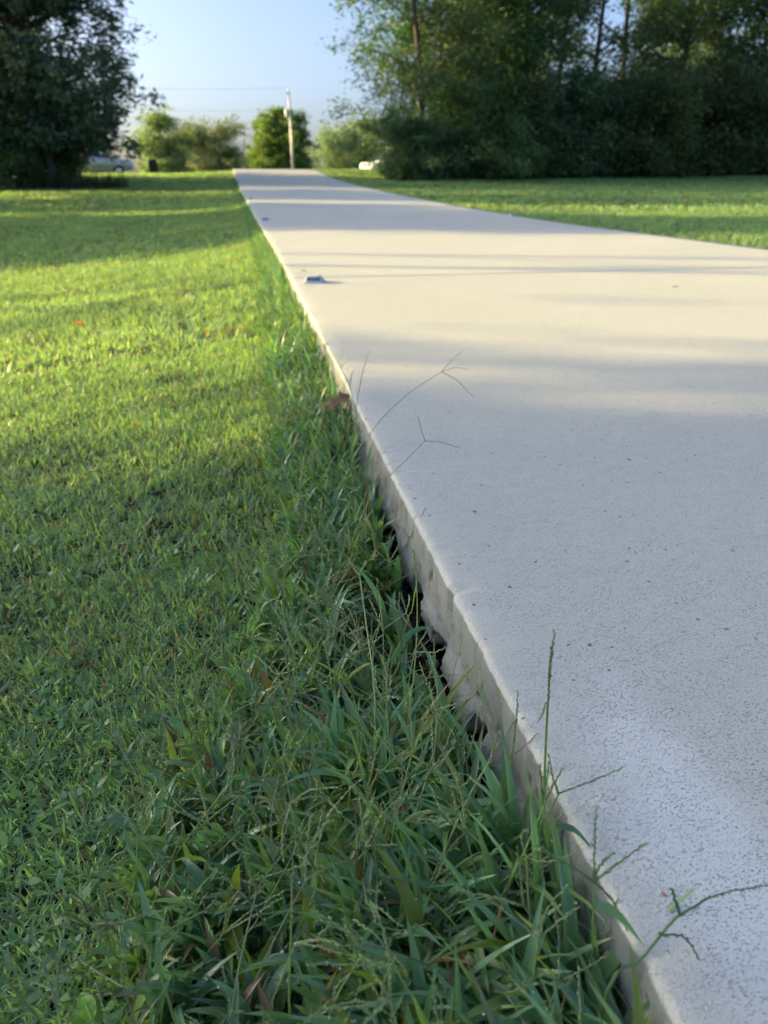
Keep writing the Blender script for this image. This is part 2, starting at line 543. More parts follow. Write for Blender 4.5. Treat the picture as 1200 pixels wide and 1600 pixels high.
slab(-1.5, JOINT - .0025, 3.0, 'slab_panel')
slab(JOINT + .0025, 46, 3.0, 'slab_panel')

# ------------------------------------------------------------------ grass
def blades(B, head, lean, curl, length, width, nseg, colr, fold=0.0, twist=0.0, tipw=0.0, tipcol=None):
    """B (N,3) roots; one curved tapering blade per root. Returns V, list of face arrays, colours"""
    N = len(B)
    s = np.linspace(0, 1, nseg + 1)
    phi = lean[:, None] + curl[:, None] * s[None] ** 1.3
    ds = length[:, None] / nseg
    hx = np.concatenate([np.zeros((N, 1)), np.cumsum(np.sin(phi[:, :-1]) * ds, 1)], 1)
    hz = np.concatenate([np.zeros((N, 1)), np.cumsum(np.cos(phi[:, :-1]) * ds, 1)], 1)
    dx, dy = np.cos(head), np.sin(head)
    C = np.stack([B[:, 0, None] + hx * dx[:, None], B[:, 1, None] + hx * dy[:, None], B[:, 2, None] + hz], -1)
    tw = twist * (rng.random(N)[:, None] - .5) * s[None] + (rng.random(N)[:, None] - .5) * .6
    side = np.stack([-dy[:, None] * np.cos(tw) + 0 * s, dx[:, None] * np.cos(tw) + 0 * s, np.sin(tw)], -1)
    prf = (np.minimum(1, .55 + 1.8 * s) * (1 - s ** 2.2)) if nseg > 2 else (1 - .55 * s)
    w = width[:, None] * prf[None] * .5
    if fold:
        nrm = np.stack([-np.cos(phi) * dx[:, None], -np.cos(phi) * dy[:, None], np.sin(phi)], -1)
        up = nrm * (w * fold)[..., None]
        L = C + side * w[..., None] + up; Rr = C - side * w[..., None] + up
        per = np.concatenate([np.stack([L[:, :-1], C[:, :-1], Rr[:, :-1]], 2).reshape(N, -1, 3), C[:, -1:]], 1)
        m = 3
    else:
        L = C + side * w[..., None]; Rr = C - side * w[..., None]
        per = np.concatenate([np.stack([L[:, :-1], Rr[:, :-1]], 2).reshape(N, -1, 3), C[:, -1:]], 1)
        m = 2
    pv = per.shape[1]
    base = (np.arange(N) * pv)[:, None]
    q = []
    for k in range(nseg - 1):
        for j in range(m - 1):
            q.append([k * m + j, k * m + j + 1, (k + 1) * m + j + 1, (k + 1) * m + j])
    tip = [[(nseg - 1) * m + j, (nseg - 1) * m + j + 1, nseg * m] for j in range(m - 1)]
    Fs = []
    if q:
        Fs.append((base[:, :, None] + np.array(q)[None]).reshape(-1, 4))
    Fs.append((base[:, :, None] + np.array(tip)[None]).reshape(-1, 3))
    cc = np.repeat(colr[:, None, :], pv, 1)
    if tipcol is not None:
        f = np.concatenate([np.repeat(s[:-1], m), [1.0]]) ** 3
        cc = cc * (1 - f[None, :, None]) + tipcol[:, None, :] * f[None, :, None]
    return per.reshape(-1, 3), Fs, cc.reshape(-1, 3)


class Acc:
    def __init__(s): s.V = []; s.F3 = []; s.F4 = []; s.C = []; s.n = 0

    def add(s, V, Fs, C):
        for f in (Fs if isinstance(Fs, list) else [Fs]):
            (s.F4 if f.shape[1] == 4 else s.F3).append(f + s.n)
        s.V.append(V); s.C.append(C); s.n += len(V)

    def build(s, name, m, smooth=False, parent=None):
        Fs = []
        if s.F4: Fs.append(np.concatenate(s.F4))
        if s.F3: Fs.append(np.concatenate(s.F3))
        return np_obj(name, np.concatenate(s.V), Fs, m, np.concatenate(s.C), smooth, parent)

    def mesh(s, name, m, smooth=False):
        Fs = []
        if s.F4: Fs.append(np.concatenate(s.F4))
        if s.F3: Fs.append(np.concatenate(s.F3))
        return np_mesh(name, np.concatenate(s.V), Fs, m, np.concatenate(s.C), smooth)


def visible(P, mx=.35, top=.1):
    """keep what the photograph, or one taken a step aside, could see"""
    d = P - np.array(EYE)
    cyw, syw = math.cos(YAW), math.sin(YAW)
    Rr = d[:, 0] * cyw - d[:, 1] * syw
    Ff = d[:, 0] * syw + d[:, 1] * cyw
    Fc = Ff * math.cos(PITCH) - d[:, 2] * math.sin(PITCH)
    Vc = -(d[:, 2] * math.cos(PITCH) + Ff * math.sin(PITCH))
    u = Rr / np.maximum(Fc, .02) * FPX / 1200; v = Vc / np.maximum(Fc, .02) * FPX / 1600
    side = .5 + mx + .35 / np.maximum(Fc, .3)
    return (Fc > .1) & (np.abs(u) < side) & (v < .5 + .2)


GREENS = np.array([(.165, .305, .170), (.19, .33, .155), (.14, .275, .175), (.23, .35, .135), (.175, .305, .225)])


def lawn_cols(P, dry=.06):
    N = len(P)
    c = GREENS[rng.integers(0, len(GREENS), N)] * rng.uniform(.75, 1.25, (N, 1))
    g = fbm(P[:, 0] * 1.7, P[:, 1] * 1.7, 51)[:, None]
    c = c * (.8 + .45 * g) + np.array([.03, .018, 0]) * np.clip(g - .5, 0, 1) * 1.6
    b = np.clip((fbm(P[:, 0] * 3.1, P[:, 1] * 3.1, 57) - .6) * 4, 0, 1)
    dr = rng.random(N) < dry + .35 * b
    c[dr] = np.array([.20, .15, .075]) * rng.uniform(.5, 1.2, (dr.sum(), 1))
    return c


def scatter(x0, x1, y0, y1, dens, tuft, spread):
    area = (x1 - x0) * (y1 - y0)
    nt = int(area * dens / tuft)
    c = np.stack([rng.uniform(x0, x1, nt), rng.uniform(y0, y1, nt)], -1)
    keep = rng.random(nt) < np.clip(.25 + 1.5 * fbm(c[:, 0] * 6, c[:, 1] * 6, 61), 0, 1)
    c = c[keep]
    p = np.repeat(c, tuft, 0) + rng.normal(0, spread, (len(c) * tuft, 2))
    p = p[(p[:, 0] > x0) & (p[:, 0] < x1)]
    p[:, 0] += bend(p[:, 1])
    P = np.stack([p[:, 0], p[:, 1], soil(p[:, 0], p[:, 1])], -1)
    return P[visible(P)]


lawn = Acc()
for (x0, x1, y0, y1, dens, tuft, spr, nseg, ln, wd) in [
        (-1.5, -.10, .05, 1.15, 95000, 7, .008, 3, .022, .0027),
        (-2.6, -.06, 1.15, 3.0, 40000, 7, .010, 2, .026, .0032),
        (-4.6, -.04, 3.0, 8.0, 8500, 8, .016, 2, .042, .0042),
        (-9, -.04, 8.0, 18.0, 2000, 8, .03, 2, .05, .008),
        (-16, -.05, 18.0, 38.5, 420, 8, .05, 1, .065, .02),
        (W + .02, 12, 3.5, 12.0, 1500, 8, .03, 2, .05, .008),
        (W + .02, 32, 12.0, 38.0, 300, 8, .05, 1, .065, .02)]:
    P = scatter(x0, x1, y0, y1, dens, tuft, spr)
    N = len(P)
    edge = np.clip((P[:, 0] + .45) / .4, 0, 1) * (P[:, 0] < 1)
    length = ln * rng.uniform(.45, 1.35, N) * (1 + .5 * edge * (rng.random(N) < .5))
    wide = rng.random(N) < .12
    width = wd * rng.uniform(.6, 1.3, N) * np.where(wide, 1.7, 1)
    bare = (P[:, 0] > -.17) & (P[:, 0] < 1) & (P[:, 1] > .52) & (P[:, 1] < .86) & (rng.random(N) < .8)
    length = np.where(bare, length * .45, length)
    cc = lawn_cols(P)
    lawn.add(*blades(P, rng.uniform(0, 2 * np.pi, N), rng.uniform(.2, 1.4, N), rng.uniform(-.2, 1.7, N),
                     length, width, nseg, cc, tipcol=cc * rng.uniform(1.0, 1.35, (N, 1)) + np.array([.02, .012, 0]), twist=.8))
# clover and other small round leaves between the blades
P = np.concatenate([scatter(-1.4, -.1, .05, 1.3, 4200, 5, .012), scatter(-2.4, -.1, 1.3, 3.0, 900, 5, .014)])
P = P[fbm(P[:, 0] * 4, P[:, 1] * 4, 81) > .5]; N = len(P); P[:, 2] += rng.uniform(.004, .018, N)
cc = np.array([(.13, .27, .12), (.16, .31, .10), (.12, .25, .15)])[rng.integers(0, 3, N)] * rng.uniform(.8, 1.25, (N, 1))
lawn.add(*blades(P, rng.uniform(0, 2 * np.pi, N), rng.uniform(.7, 1.5, N), rng.uniform(-.1, .6, N), rng.uniform(.009, .02, N), rng.uniform(.006, .011, N), 3, cc, twist=.3))
tag(lawn.build('lawn_grass', M_GRASS), kind='stuff')


# --- taller crabgrass along the slab
def tube(path, radii, sides=5):
    path = np.asarray(path, float); k = len(path)
    t = np.gradient(path, axis=0); t /= np.linalg.norm(t, axis=1)[:, None] + 1e-9
    ref = np.array([0.31, .17, .93]); a = np.cross(t, ref); bad = np.linalg.norm(a, axis=1) < .2
    a[bad] = np.cross(t[bad], np.array([1., 0, 0]))
    a /= np.linalg.norm(a, axis=1)[:, None]; bb = np.cross(t, a)
    th = np.arange(sides) / sides * 2 * np.pi
    ring = a[:, None] * np.cos(th)[None, :, None] + bb[:, None] * np.sin(th)[None, :, None]
    V = (path[:, None] + ring * np.asarray(radii)[:, None, None]).reshape(-1, 3)
    F = []
    for i in range(k - 1):
        for j in range(sides):
            F.append([i * sides + j, i * sides + (j + 1) % sides, (i + 1) * sides + (j + 1) % sides, (i + 1) * sides + j])
    return V, np.array(F)


def spline(pts, n):
    p = np.array([tuple(q) for q in pts], float)
    if len(p) == 2:
        t = np.linspace(0, 1, n)[:, None]; return p[0] * (1 - t) + p[1] * t
    p = np.vstack([2 * p[0] - p[1], p, 2 * p[-1] - p[-2]])
    out = []
    segs = len(p) - 3
    for u in np.linspace(0, segs - 1e-6, n):
        i = int(u); t = u - i
        a, b_, c, d = p[i], p[i + 1], p[i + 2], p[i + 3]
        out.append(.5 * ((2 * b_) + (-a + c) * t + (2 * a - 5 * b_ + 4 * c - d) * t ** 2 + (-a + 3 * b_ - 3 * c + d) * t ** 3))
    return np.array(out)


CRAB = np.array([(.155, .31, .155), (.175, .335, .150), (.135, .28, .155), (.23, .36, .115), (.155, .30, .19)])
STEMC = np.array([.12, .20, .06])


def crab_cols(N):
    c = CRAB[rng.integers(0, len(CRAB), N)] * rng.uniform(.75, 1.2, (N, 1))
    y = rng.random(N) < .08
    c[y] = np.array([.20, .27, .045]) * rng.uniform(.8, 1.2, (y.sum(), 1))
    d = rng.random(N) < .035
    c[d] = np.array([.22, .15, .08]) * rng.uniform(.6, 1.2, (d.sum(), 1))
    return c


def strip_w(y):      # how far from the slab the tall growth reaches
    return (.62 + .8 * fbm(np.asarray(y) * 3.3, np.asarray(y) * 0 + 2, 71, 3)) * np.interp(y, [0, .3, .6, .9, 1.4, 2.5, 4, 9], [.33, .30, .26, .20, .16, .15, .12, .10])


crab = Acc()
for (y0, y1, ntuft, lmul, nseg) in [(.12, .58, 1000, 1.0, 6), (.58, .92, 420, .8, 6), (.92, 1.4, 480, .72, 5), (1.4, 2.2, 480, .8, 5), (2.2, 4, 750, .9, 4), (4, 9, 1000, .95, 3), (9, 30, 1200, 1.05, 2)]:
    y = rng.uniform(y0, y1, ntuft)
    x = -.012 - strip_w(y) * rng.random(ntuft) ** 1.25
    if y0 == .58:
        ok = ~((x > -.13) & (rng.random(ntuft) < .88)); x, y = x[ok], y[ok]
    clear = np.where((y > .48) & (y < 1.5), .034, 0) * rng.uniform(.4, 1.2, len(y)); x = x - clear
    if y0 == .12:
        ok = ~((x > -.07) & (y > .42) & (rng.random(len(x)) < .7)); x, y = x[ok], y[ok]
    nb = rng.integers(3, 7, len(x))
    px = np.repeat(x, nb); py = np.repeat(y, nb)
    N = len(px)
    h0 = np.repeat(rng.uniform(0, 2 * np.pi, len(x)), nb)
    lift = np.repeat(rng.uniform(0, .035, len(x)), nb) * rng.random(N)
    py = py + rng.normal(0, .006, N); px = np.minimum(px + rng.normal(0, .006, N), -.006) + bend(py)
    P = np.stack([px, py, soil(px, py) + lift - .004], -1)
    ok = visible(P); P = P[ok]; h0 = h0[ok]; N = len(P)
    closeness = np.clip(1.15 - np.abs(P[:, 0]) / .36, .45, 1.1)
    length = lmul * rng.uniform(.055, .165, N) * closeness
    width = rng.uniform(.006, .0135, N) * (.7 + .5 * closeness)
    head = h0 + rng.normal(0, .9, N)
    toward = (np.cos(head) > .3) & (P[:, 0] > -.07)
    head[toward] += np.pi * (rng.random(toward.sum()) < (.85 if y1 < 1.5 else .5))
    cc = crab_cols(N)
    tipc = cc * 1.05 + np.array([.01, .006, 0])
    brown = (rng.random(N) < .05) & ~((P[:, 1] < .36) & (P[:, 0] > -.06))
    nearc = (P[:, 1] < .36) & (P[:, 0] > -.08)
    dryc = nearc & (cc[:, 0] > cc[:, 1])
    cc[dryc] = CRAB[1]; tipc[dryc] = CRAB[1]
    tipc[brown] = np.array([.22, .13, .07])
    crab.add(*blades(P, head, rng.uniform(.05, .75, N), rng.uniform(.2, 1.9, N), length, width, nseg, cc, fold=.45, twist=.9, tipcol=tipc))
# thin clutter: fine stems lying through the tufts
N = 1300
y = rng.uniform(.12, 2.2, N); x = -.01 - strip_w(y) * rng.random(N)
P = np.stack([x, y, soil(x, y)], -1)
ok = visible(P); P = P[ok]; N = len(P)
crab.add(*blades(P, rng.uniform(0, 2 * np.pi, N), rng.uniform(.1, 1.2, N), rng.uniform(-.3, .8, N), rng.uniform(.04, .11, N), rng.uniform(.0010, .0020, N), 4,
                 (STEMC * rng.uniform(.5, 1.3, (N, 1))).astype(float), twist=.4))
# dead thatch in the bare hollow beside the slab
N = 2600
y = rng.normal(.70, .16, N); x = -.09 + rng.normal(0, .05, N); ok = (x < -.005); x, y = x[ok], y[ok]; N = len(x)
P = np.stack([x, y, soil(x, y) + rng.uniform(.0, .008, N)], -1)
crab.add(*blades(P, rng.uniform(0, 2 * np.pi, N), rng.uniform(1.2, 1.65, N), rng.uniform(-.5, .3, N), rng.uniform(.015, .05, N), rng.uniform(.0008, .002, N), 3,
                 np.array([.13, .10, .065]) * rng.uniform(.35, 1.3, (N, 1)), twist=.5))


def spike(acc, path, r0, colr, beads, seed):
    """one finger of a crabgrass seed head: a thin axis with two rows of small spikelets"""
    rr = np.random.default_rng(seed)
    pth = np.asarray(path)
    V, F = tube(pth, np.linspace(r0, r0 * .5, len(pth)), 4)
    acc.add(V, F, np.tile(colr * .8, (len(V), 1)))
    if beads < 2: return
    s = np.linspace(0, len(pth) - 1.001, beads)
    i = s.astype(int); f = (s - i)[:, None]
    c = pth[i] * (1 - f) + pth[i + 1] * f
    d = pth[i + 1] - pth[i]; d /= np.linalg.norm(d, axis=1)[:, None]
    sd_ = np.cross(d, rr.normal(0, 1, (beads, 3))); sd_ /= np.linalg.norm(sd_, axis=1)[:, None]
    up = np.cross(d, sd_)
    ln = r0 * 3.6 * rr.uniform(.7, 1.2, (beads, 1)); w = r0 * 1.2
    o = c + sd_ * r0 * .9
    v = np.stack([o - d * ln * .3, o + sd_ * w, o + up * w * .8, o - up * w * .8, o + d * ln + sd_ * w * .6], 1)
    fa = np.array([[0, 1, 2], [0, 3, 1], [1, 4, 2], [1, 3, 4], [2, 4, 3], [0, 2, 3]])
    F = (np.arange(beads)[:, None, None] * 5 + fa[None]).reshape(-1, 3)
    acc.add(v.reshape(-1, 3), F, np.repeat(colr[None] * rr.uniform(.8, 1.4, (beads, 1)), 5, 0))


# background seed stalks among the tufts, too many to count
rs = np.random.default_rng(5)
for k in range(330):
    if k < 150: y = rs.uniform(.2, .66)
    elif k < 250: y = rs.uniform(.62, 1.8)
    else: y = rs.uniform(1.8, 7)
    x = -.02 - float(strip_w(y)) * rs.random() * 1.05
    z = float(soil(x, y)); Ls = rs.uniform(.07, .15) * (1.15 if y < .6 else .95)
    hd = rs.uniform(0, 2 * np.pi); ln_ = rs.uniform(.1, .8)
    d = np.array([math.cos(hd) * math.sin(ln_), math.sin(hd) * math.sin(ln_), math.cos(ln_)])
    if x + d[0] * Ls > .02: d[0] = -abs(d[0])
    p0 = np.array([x, y, z]); p2 = p0 + d * Ls; p1 = (p0 + p2) / 2 + rs.normal(0, .008, 3)
    ra = .00095
    pth = spline([p0, p1, p2], 6)
    c = np.array([.36, .43, .24]) * rs.uniform(.7, 1.25)
    V, F = tube(pth, np.linspace(ra, ra * .7, 6), 4)
    crab.add(V, F, np.tile(c * .8, (len(V), 1)))
    for j in range(rs.integers(2, 5) if y < 3 else 2):
        dd = d + rs.normal(0, .5, 3); dd /= np.linalg.norm(dd)
        L2 = rs.uniform(.03, .06)
        e = p2 + dd * L2
        if e[0] > .06: continue
        spike(crab, spline([p2, p2 + dd * L2 * .5 + rs.normal(0, .003, 3), e], 5), .0007, c, 16 if y < 2 else 6, k * 10 + j)
tag(crab.build('crabgrass_verge', M_CRAB), kind='stuff')

# dew beads on the blades
ico = bmesh.new(); bmesh.ops.create_icosphere(ico, subdivisions=1, radius=1)
IV = np.array([v.co[:] for v in ico.verts]); IF = np.array([[v.index for v in f.verts] for f in ico.faces]); ico.free()
allv = np.concatenate([np.concatenate(lawn.V[:1]), np.concatenate(crab.V[:3])])
sel = allv[rng.integers(0, len(allv), 15000)]
sel = sel[(sel[:, 1] < 1.5) & (sel[:, 2] > -.105)]
rad = .0005 + .0009 * rng.random(len(sel)) ** 3
DV = (sel[:, None] + IV[None] * rad[:, None, None] + np.array([0, 0, .0004])).reshape(-1, 3)
DF = (np.arange(len(sel))[:, None, None] * len(IV) + IF[None]).reshape(-1, 3)
tag(np_obj('dew_drops', DV, DF, M_DEW, smooth=True), kind='stuff')
del allv

# ------------------------------------------------------------------ trees
def leaf_cards(C, size, aspect, colr, rr, flat=.0, along=None):
    N = len(C)
    n = rr.normal(0, 1, (N, 3)); n[:, 2] = n[:, 2] * (1 - flat) + flat * 1.5
    n /= np.linalg.norm(n, axis=1)[:, None]
    a = rr.normal(0, 1, (N, 3)) if along is None else along + rr.normal(0, .35, (N, 3))
    a -= n * (a * n).sum(1)[:, None]; a /= np.linalg.norm(a, axis=1)[:, None] + 1e-9
    b_ = np.cross(n, a)
    L = size[:, None]; Wd = L * aspect
    v = np.stack([C - a * L * .5, C + b_ * Wd * .5 + n * L * .06, C + a * L * .5, C - b_ * Wd * .5 + n * L * .06], 1)
    base = np.arange(N)[:, None] * 4
    F = np.concatenate([base + np.array([[0, 1, 2]]), base + np.array([[0, 2, 3]])], 0)
    return v.reshape(-1, 3), F, np.repeat(colr, 4, 0)


def make_tree(name, seed, H, crown_base, rad, shape, nlimb, nclump, per, clump_r, leaf, aspect, colr, tr, mleaf=None, bark=None, droop=0.0, lean=0.0, stems=1, flat=.2, gap=0.0, skirt=0, skz=.1):
    """tapered trunk with limbs that reach the leaf clumps; returns the Empty (trunk and crown below it)"""
    rr = np.random.default_rng(seed)
    root = empty(name, (0, 0, -50))
    wood = Acc(); lv = Acc()
    ends = []
    white = lambda V: np.ones((len(V), 3))
    for st in range(stems):
        ox, oy = (rr.normal(0, rad * .12, 2) if stems > 1 else (0, 0))
        top = np.array([ox * 3 + lean * H + rr.normal(0, .15), oy * 3 + rr.normal(0, .15), H * (.96 if stems == 1 else rr.uniform(.6, .9))])
        tp = spline([(ox, oy, -.15), (ox + rr.normal(0, .08) + lean * H * .2, oy + rr.normal(0, .08), H * .3), (top[0] * .6 + rr.normal(0, .1), top[1] * .6, H * .65), top], 12)
        trr = np.linspace(1, .18, 12) ** 1.0 * tr; trr[0] *= 1.35
        V, F = tube(tp, trr, 7); wood.add(V, F, white(V))
        for k in range(max(2, nlimb // stems)):
            f = rr.random() ** .8
            hz = crown_base + (H * .95 - crown_base) * f
            if hz > top[2]: hz = top[2] * .95
            i = min(10, int(np.searchsorted(tp[:, 2], hz)) - 1); i = max(0, i)
            t = (hz - tp[i, 2]) / max(1e-3, tp[i + 1, 2] - tp[i, 2])
            p0 = tp[i] * (1 - t) + tp[i + 1] * t
            az = rr.uniform(0, 2 * np.pi) if nlimb > 4 else k * 2.1
            hr = (hz - crown_base) / max(.1, H - crown_base)
            rmax = rad * shape(hr) * rr.uniform(.55, 1.06)
            rise = rr.uniform(.15, .6) * (1 - droop) - droop * .25
            p2 = p0 + np.array([math.cos(az) * rmax, math.sin(az) * rmax, rise * rmax])
            p1 = (p0 + p2) / 2 + np.array([rr.normal(0, .12), rr.normal(0, .12), .12 * rmax * (1 - 2 * droop)])
            lp = spline([p0, p1, p2], 7)
            r0 = max(.012, tr * .38 * (1 - .6 * hr))
            V, F = tube(lp, np.linspace(r0, .008, 7), 5); wood.add(V, F, white(V))
            ends += [lp[3], lp[4], lp[5], lp[6], lp[6]]
            for j in range(3):
                q0 = lp[rr.integers(2, 6)]
                dq = (p2 - p0) / (np.linalg.norm(p2 - p0) + 1e-6) + rr.normal(0, .7, 3)
                q1 = q0 + dq * rmax * rr.uniform(.2, .4)
                V, F = tube(spline([q0, (q0 + q1) / 2 + rr.normal(0, .05, 3), q1], 4), np.linspace(r0 * .4, .005, 4), 4); wood.add(V, F, white(V))
                ends += [q1, (q0 + q1) / 2]
        ends.append(top)
    ends = np.array(ends)
    cc = ends[rr.integers(0, len(ends), nclump)] + rr.normal(0, clump_r * .7, (nclump, 3))
    if skirt:
        sa = rr.uniform(0, 2 * np.pi, skirt); sr = rad * rr.uniform(.3, .95, skirt)
        cc[:skirt] = np.stack([np.cos(sa) * sr, np.sin(sa) * sr, rr.uniform(skz, H * .35, skirt)], -1)
    if gap:
        keep = rr.random(nclump) > gap; cc = cc[keep]; nclump = len(cc)
    cs = clump_r * rr.uniform(.6, 1.3, nclump)
    C = np.repeat(cc, per, 0) + rr.normal(0, 1, (nclump * per, 3)) * np.repeat(cs, per)[:, None] * np.array([.55, .55, .38])
    out = C - np.array([lean * H * .5, 0, 0]) * 1.0
    al = np.stack([out[:, 0], out[:, 1], np.full(len(out), -.25 - droop)], -1); al /= np.linalg.norm(al, axis=1)[:, None] + 1e-6
    ok = C[:, 2] > .05
    C, al = C[ok], al[ok]; N = len(C)
    tone = np.repeat(rr.uniform(.7, 1.3, nclump), per)[ok][:, None]
    c = np.asarray(colr)[rr.integers(0, len(colr), N)] * tone * rr.uniform(.75, 1.25, (N, 1))
    lv.add(*leaf_cards(C, leaf * rr.uniform(.6, 1.35, N), aspect, c, rr, flat, al))
    put(bpy.data.objects.new('trunk', wood.mesh('trunk', bark or M_BARK, True)), root)
    put(bpy.data.objects.new('crown', lv.mesh('crown', mleaf or M_LEAF)), root)
    return root


OAK = [(.076, .152, .056), (.094, .172, .060), (.066, .130, .056), (.125, .195, .060)]
DARK = [(.080, .140, .066), (.096, .160, .072), (.068, .120, .064), (.12, .168, .070)]
CEDARC = [(.090, .145, .084), (.108, .170, .090), (.076, .122, .078), (.13, .18, .085)]
LIGHT = [(.20, .27, .16), (.23, .30, .17), (.17, .24, .14), (.24, .28, .16)]
MAPLE = [(.12, .23, .055), (.15, .265, .055), (.10, .19, .055)]
OLIVE = [(.20, .25, .11), (.23, .265, .12), (.16, .21, .10)]

ovoid = lambda h: math.sqrt(max(.02, 1 - (2 * h - .75) ** 2 / 1.7)) if h < 1 else .3
cone = lambda h: max(.08, 1.03 - .18 * h - .75 * h ** 4)
egg = lambda h: math.sqrt(max(.05, 1 - (1.75 * h - .62) ** 2)) if h > 0 else .75
bush = lambda h: math.sqrt(max(.12, 1 - h * h))

SRC = {}
SRC['tall_a'] = make_tree('broadleaf_tree', 1, 11.5, 2.6, 2.9, ovoid, 30, 330, 80, .6, .16, .55, OAK, .17, gap=.06)
SRC['tall_b'] = make_tree('broadleaf_tree', 2, 10.0, 3.4, 2.5, ovoid, 22, 200, 66, .5, .15, .5, DARK, .14, gap=.22)
SRC['tall_c'] = make_tree('broadleaf_tree', 3, 12.5, 5.0, 3.0, ovoid, 20, 180, 60, .52, .15, .55, OAK, .17, lean=.03, gap=.25)
SRC['edge'] = make_tree('broadleaf_tree', 4, 9.5, .8, 3.1, lambda h: .75 + .35 * math.sin(3 * h), 40, 620, 62, .45, .13, .4, OAK, .14, lean=-.03, skirt=60)
SRC['shrub_a'] = make_tree('understory_shrub', 5, 4.4, .1, 1.9, bush, 30, 420, 75, .46, .14, .55, DARK, .05, stems=4, droop=.3, skirt=170)
SRC['shrub_b'] = make_tree('understory_shrub', 6, 3.6, .1, 2.1, bush, 28, 380, 75, .46, .13, .5, OAK, .045, stems=5, droop=.3, skirt=150)
SRC['shrub_c'] = make_tree('understory_shrub', 7, 5.6, .2, 2.0, bush, 34, 480, 75, .5, .14, .5, DARK, .06, stems=3, droop=.2, skirt=200)
SRC['cedar_a'] = make_tree('cedar_tree', 23, 10.5, .3, 3.0, cone, 120, 1250, 56, .36, .19, .30, CEDARC, .16, M_CEDAR, droop=.05, flat=.0, skirt=330, skz=.9)
SRC['cedar_b'] = make_tree('cedar_tree', 9, 9.0, .4, 2.5, cone, 90, 850, 56, .36, .19, .30, CEDARC, .14, M_CEDAR, droop=.15, flat=.0, skirt=120)
SRC['maple'] = make_tree('maple_tree', 10, 7.4, .4, 3.3, egg, 44, 620, 70, .55, .22, .7, MAPLE, .16, skirt=120)
SRC['soft'] = make_tree('hedgerow_tree', 11, 6.0, .3, 3.2, bush, 36, 480, 66, .6, .21, .4, LIGHT, .10, stems=3, droop=.2, skirt=160)
SRC['olive'] = make_tree('hedgerow_tree', 12, 6.2, .4, 2.6, egg, 32, 400, 66, .55, .20, .5, OLIVE, .10, skirt=130)
SRC['bare'] = make_tree('bare_tree', 13, 6.0, 1.5, 1.5, ovoid, 14, 14, 10, .2, .1, .4, OLIVE, .08, bark=M_PALEBARK)
SRC['shade'] = make_tree('boundary_tree', 14, 9.0, .9, 2.6, lambda h: .95 - .35 * h * h, 44, 620, 80, .6, .17, .6, OAK, .16, skirt=120)
used = set()


def plant(kind, x, y, rz, s, label, cat='tree', group=None, name=None):
    src = SRC[kind]
    loc = (x, y, float(soil(x, y)) - .03)
    sc = (s, s, s) if not hasattr(s, '__len__') else s
    if kind not in used:
        used.add(kind); o = src
        o.location = loc; o.rotation_euler = (0, 0, rz); o.scale = sc
        o['label'] = label
        if group: o['group'] = group
    else:
        o = copy_thing(src, loc, rz, sc, label, group)
        if not group and 'group' in o: del o['group']
    o['category'] = cat
    return o


# left group, near the top of the rise
GL = 'dark trees left of the driveway'
plant('cedar_a', -6.7, 29.0, .4, (1.05, 1.05, 1.15), 'big dark cedar with feathery right-hand outline, nearest the sky gap on the left', group=GL)
plant('cedar_b', -9.3, 32.0, 2.2, (1.1, 1.1, 1.25), 'dark cedar half hidden behind the big cedar at left', group=GL)
plant('tall_b', -9.0, 29.2, 1.0, 1.0, 'leafy tree with thin trunk at the left edge of the picture', group=GL)
plant('tall_c', -12.5, 33.5, 3.0, .9, 'tall broadleaf tree behind the leafy tree at the far left edge', group=GL)
plant('shrub_b', -8.3, 27.7, .7, (.8, .8, .75), 'low loose shrub at the foot of the left-hand trees', 'shrub', group='shrubs under the left trees')
plant('shrub_a', -7.3, 30.8, 2.7, .75, 'dark shrub in the shade under the big left cedar', 'shrub', group='shrubs under the left trees')
plant('shrub_a', -11.2, 30.3, 4.7, .8, 'shaded shrub at the far left edge among the trunks', 'shrub', group='shrubs under the left trees')

# right-hand thicket
GR = 'tall trees of the right-hand thicket'
for a in [('edge', 6.7, 30.2, .3, (1.14, 1.14, 1.05), 'overhanging tree at the left end of the right thicket, lacy against the sky'),
          ('tall_a', 7.9, 31.8, 2.3, .82, 'leafy tree close behind the overhanging tree, filling the upper left of the thicket'),
          ('tall_a', 9.6, 32.2, 1.0, 1.0, 'tall leafy tree just right of the overhanging thicket tree'),
          ('tall_b', 11.8, 33.0, 2.1, 1.05, 'slim tree with dark trunk left of the middle of the right thicket'),
          ('tall_c', 13.6, 34.0, .2, 1.0, 'high-crowned tree with bare trunk in the middle of the right thicket'),
          ('tall_b', 15.4, 33.6, 4.0, 1.1, 'thin tree whose dark stem crosses sky gaps right of the thicket middle'),
          ('tall_c', 17.4, 35.2, 2.5, 1.0, 'tall tree with thick bare trunk in the right half of the thicket'),
          ('tall_a', 20.0, 34.6, 3.3, .95, 'broad-crowned tree left of the sky opening near the right edge'),
          ('tall_a', 24.0, 35.0, 5.2, 1.05, 'broad leafy tree at the right edge of the picture'),
          ('tall_b', 22.0, 38.5, 1.2, 1.0, 'small-crowned tree behind the sky opening at upper right')]:
    plant(*a, group=GR)
GH = 'trees standing deep inside the right-hand thicket'
for (k, x, y, rz, s, lb) in [('tall_a', 12.8, 40, .6, .95, 'tree deep in the thicket behind the slim dark-trunked tree'),
                             ('tall_b', 9.2, 37.5, 3.9, .9, 'tree deep in the thicket, showing through behind the overhanging tree'),
                             ('tall_a', 25.5, 41, 2.4, .9, 'tree deep in the thicket behind the right edge tree'),
                             ('tall_b', 28, 37, 5.5, 1.0, 'tree at the extreme right of the thicket, mostly cut by the frame')]:
    plant(k, x, y, rz, s, lb, group=GH)
GS = 'understory shrubs along the foot of the right-hand thicket'
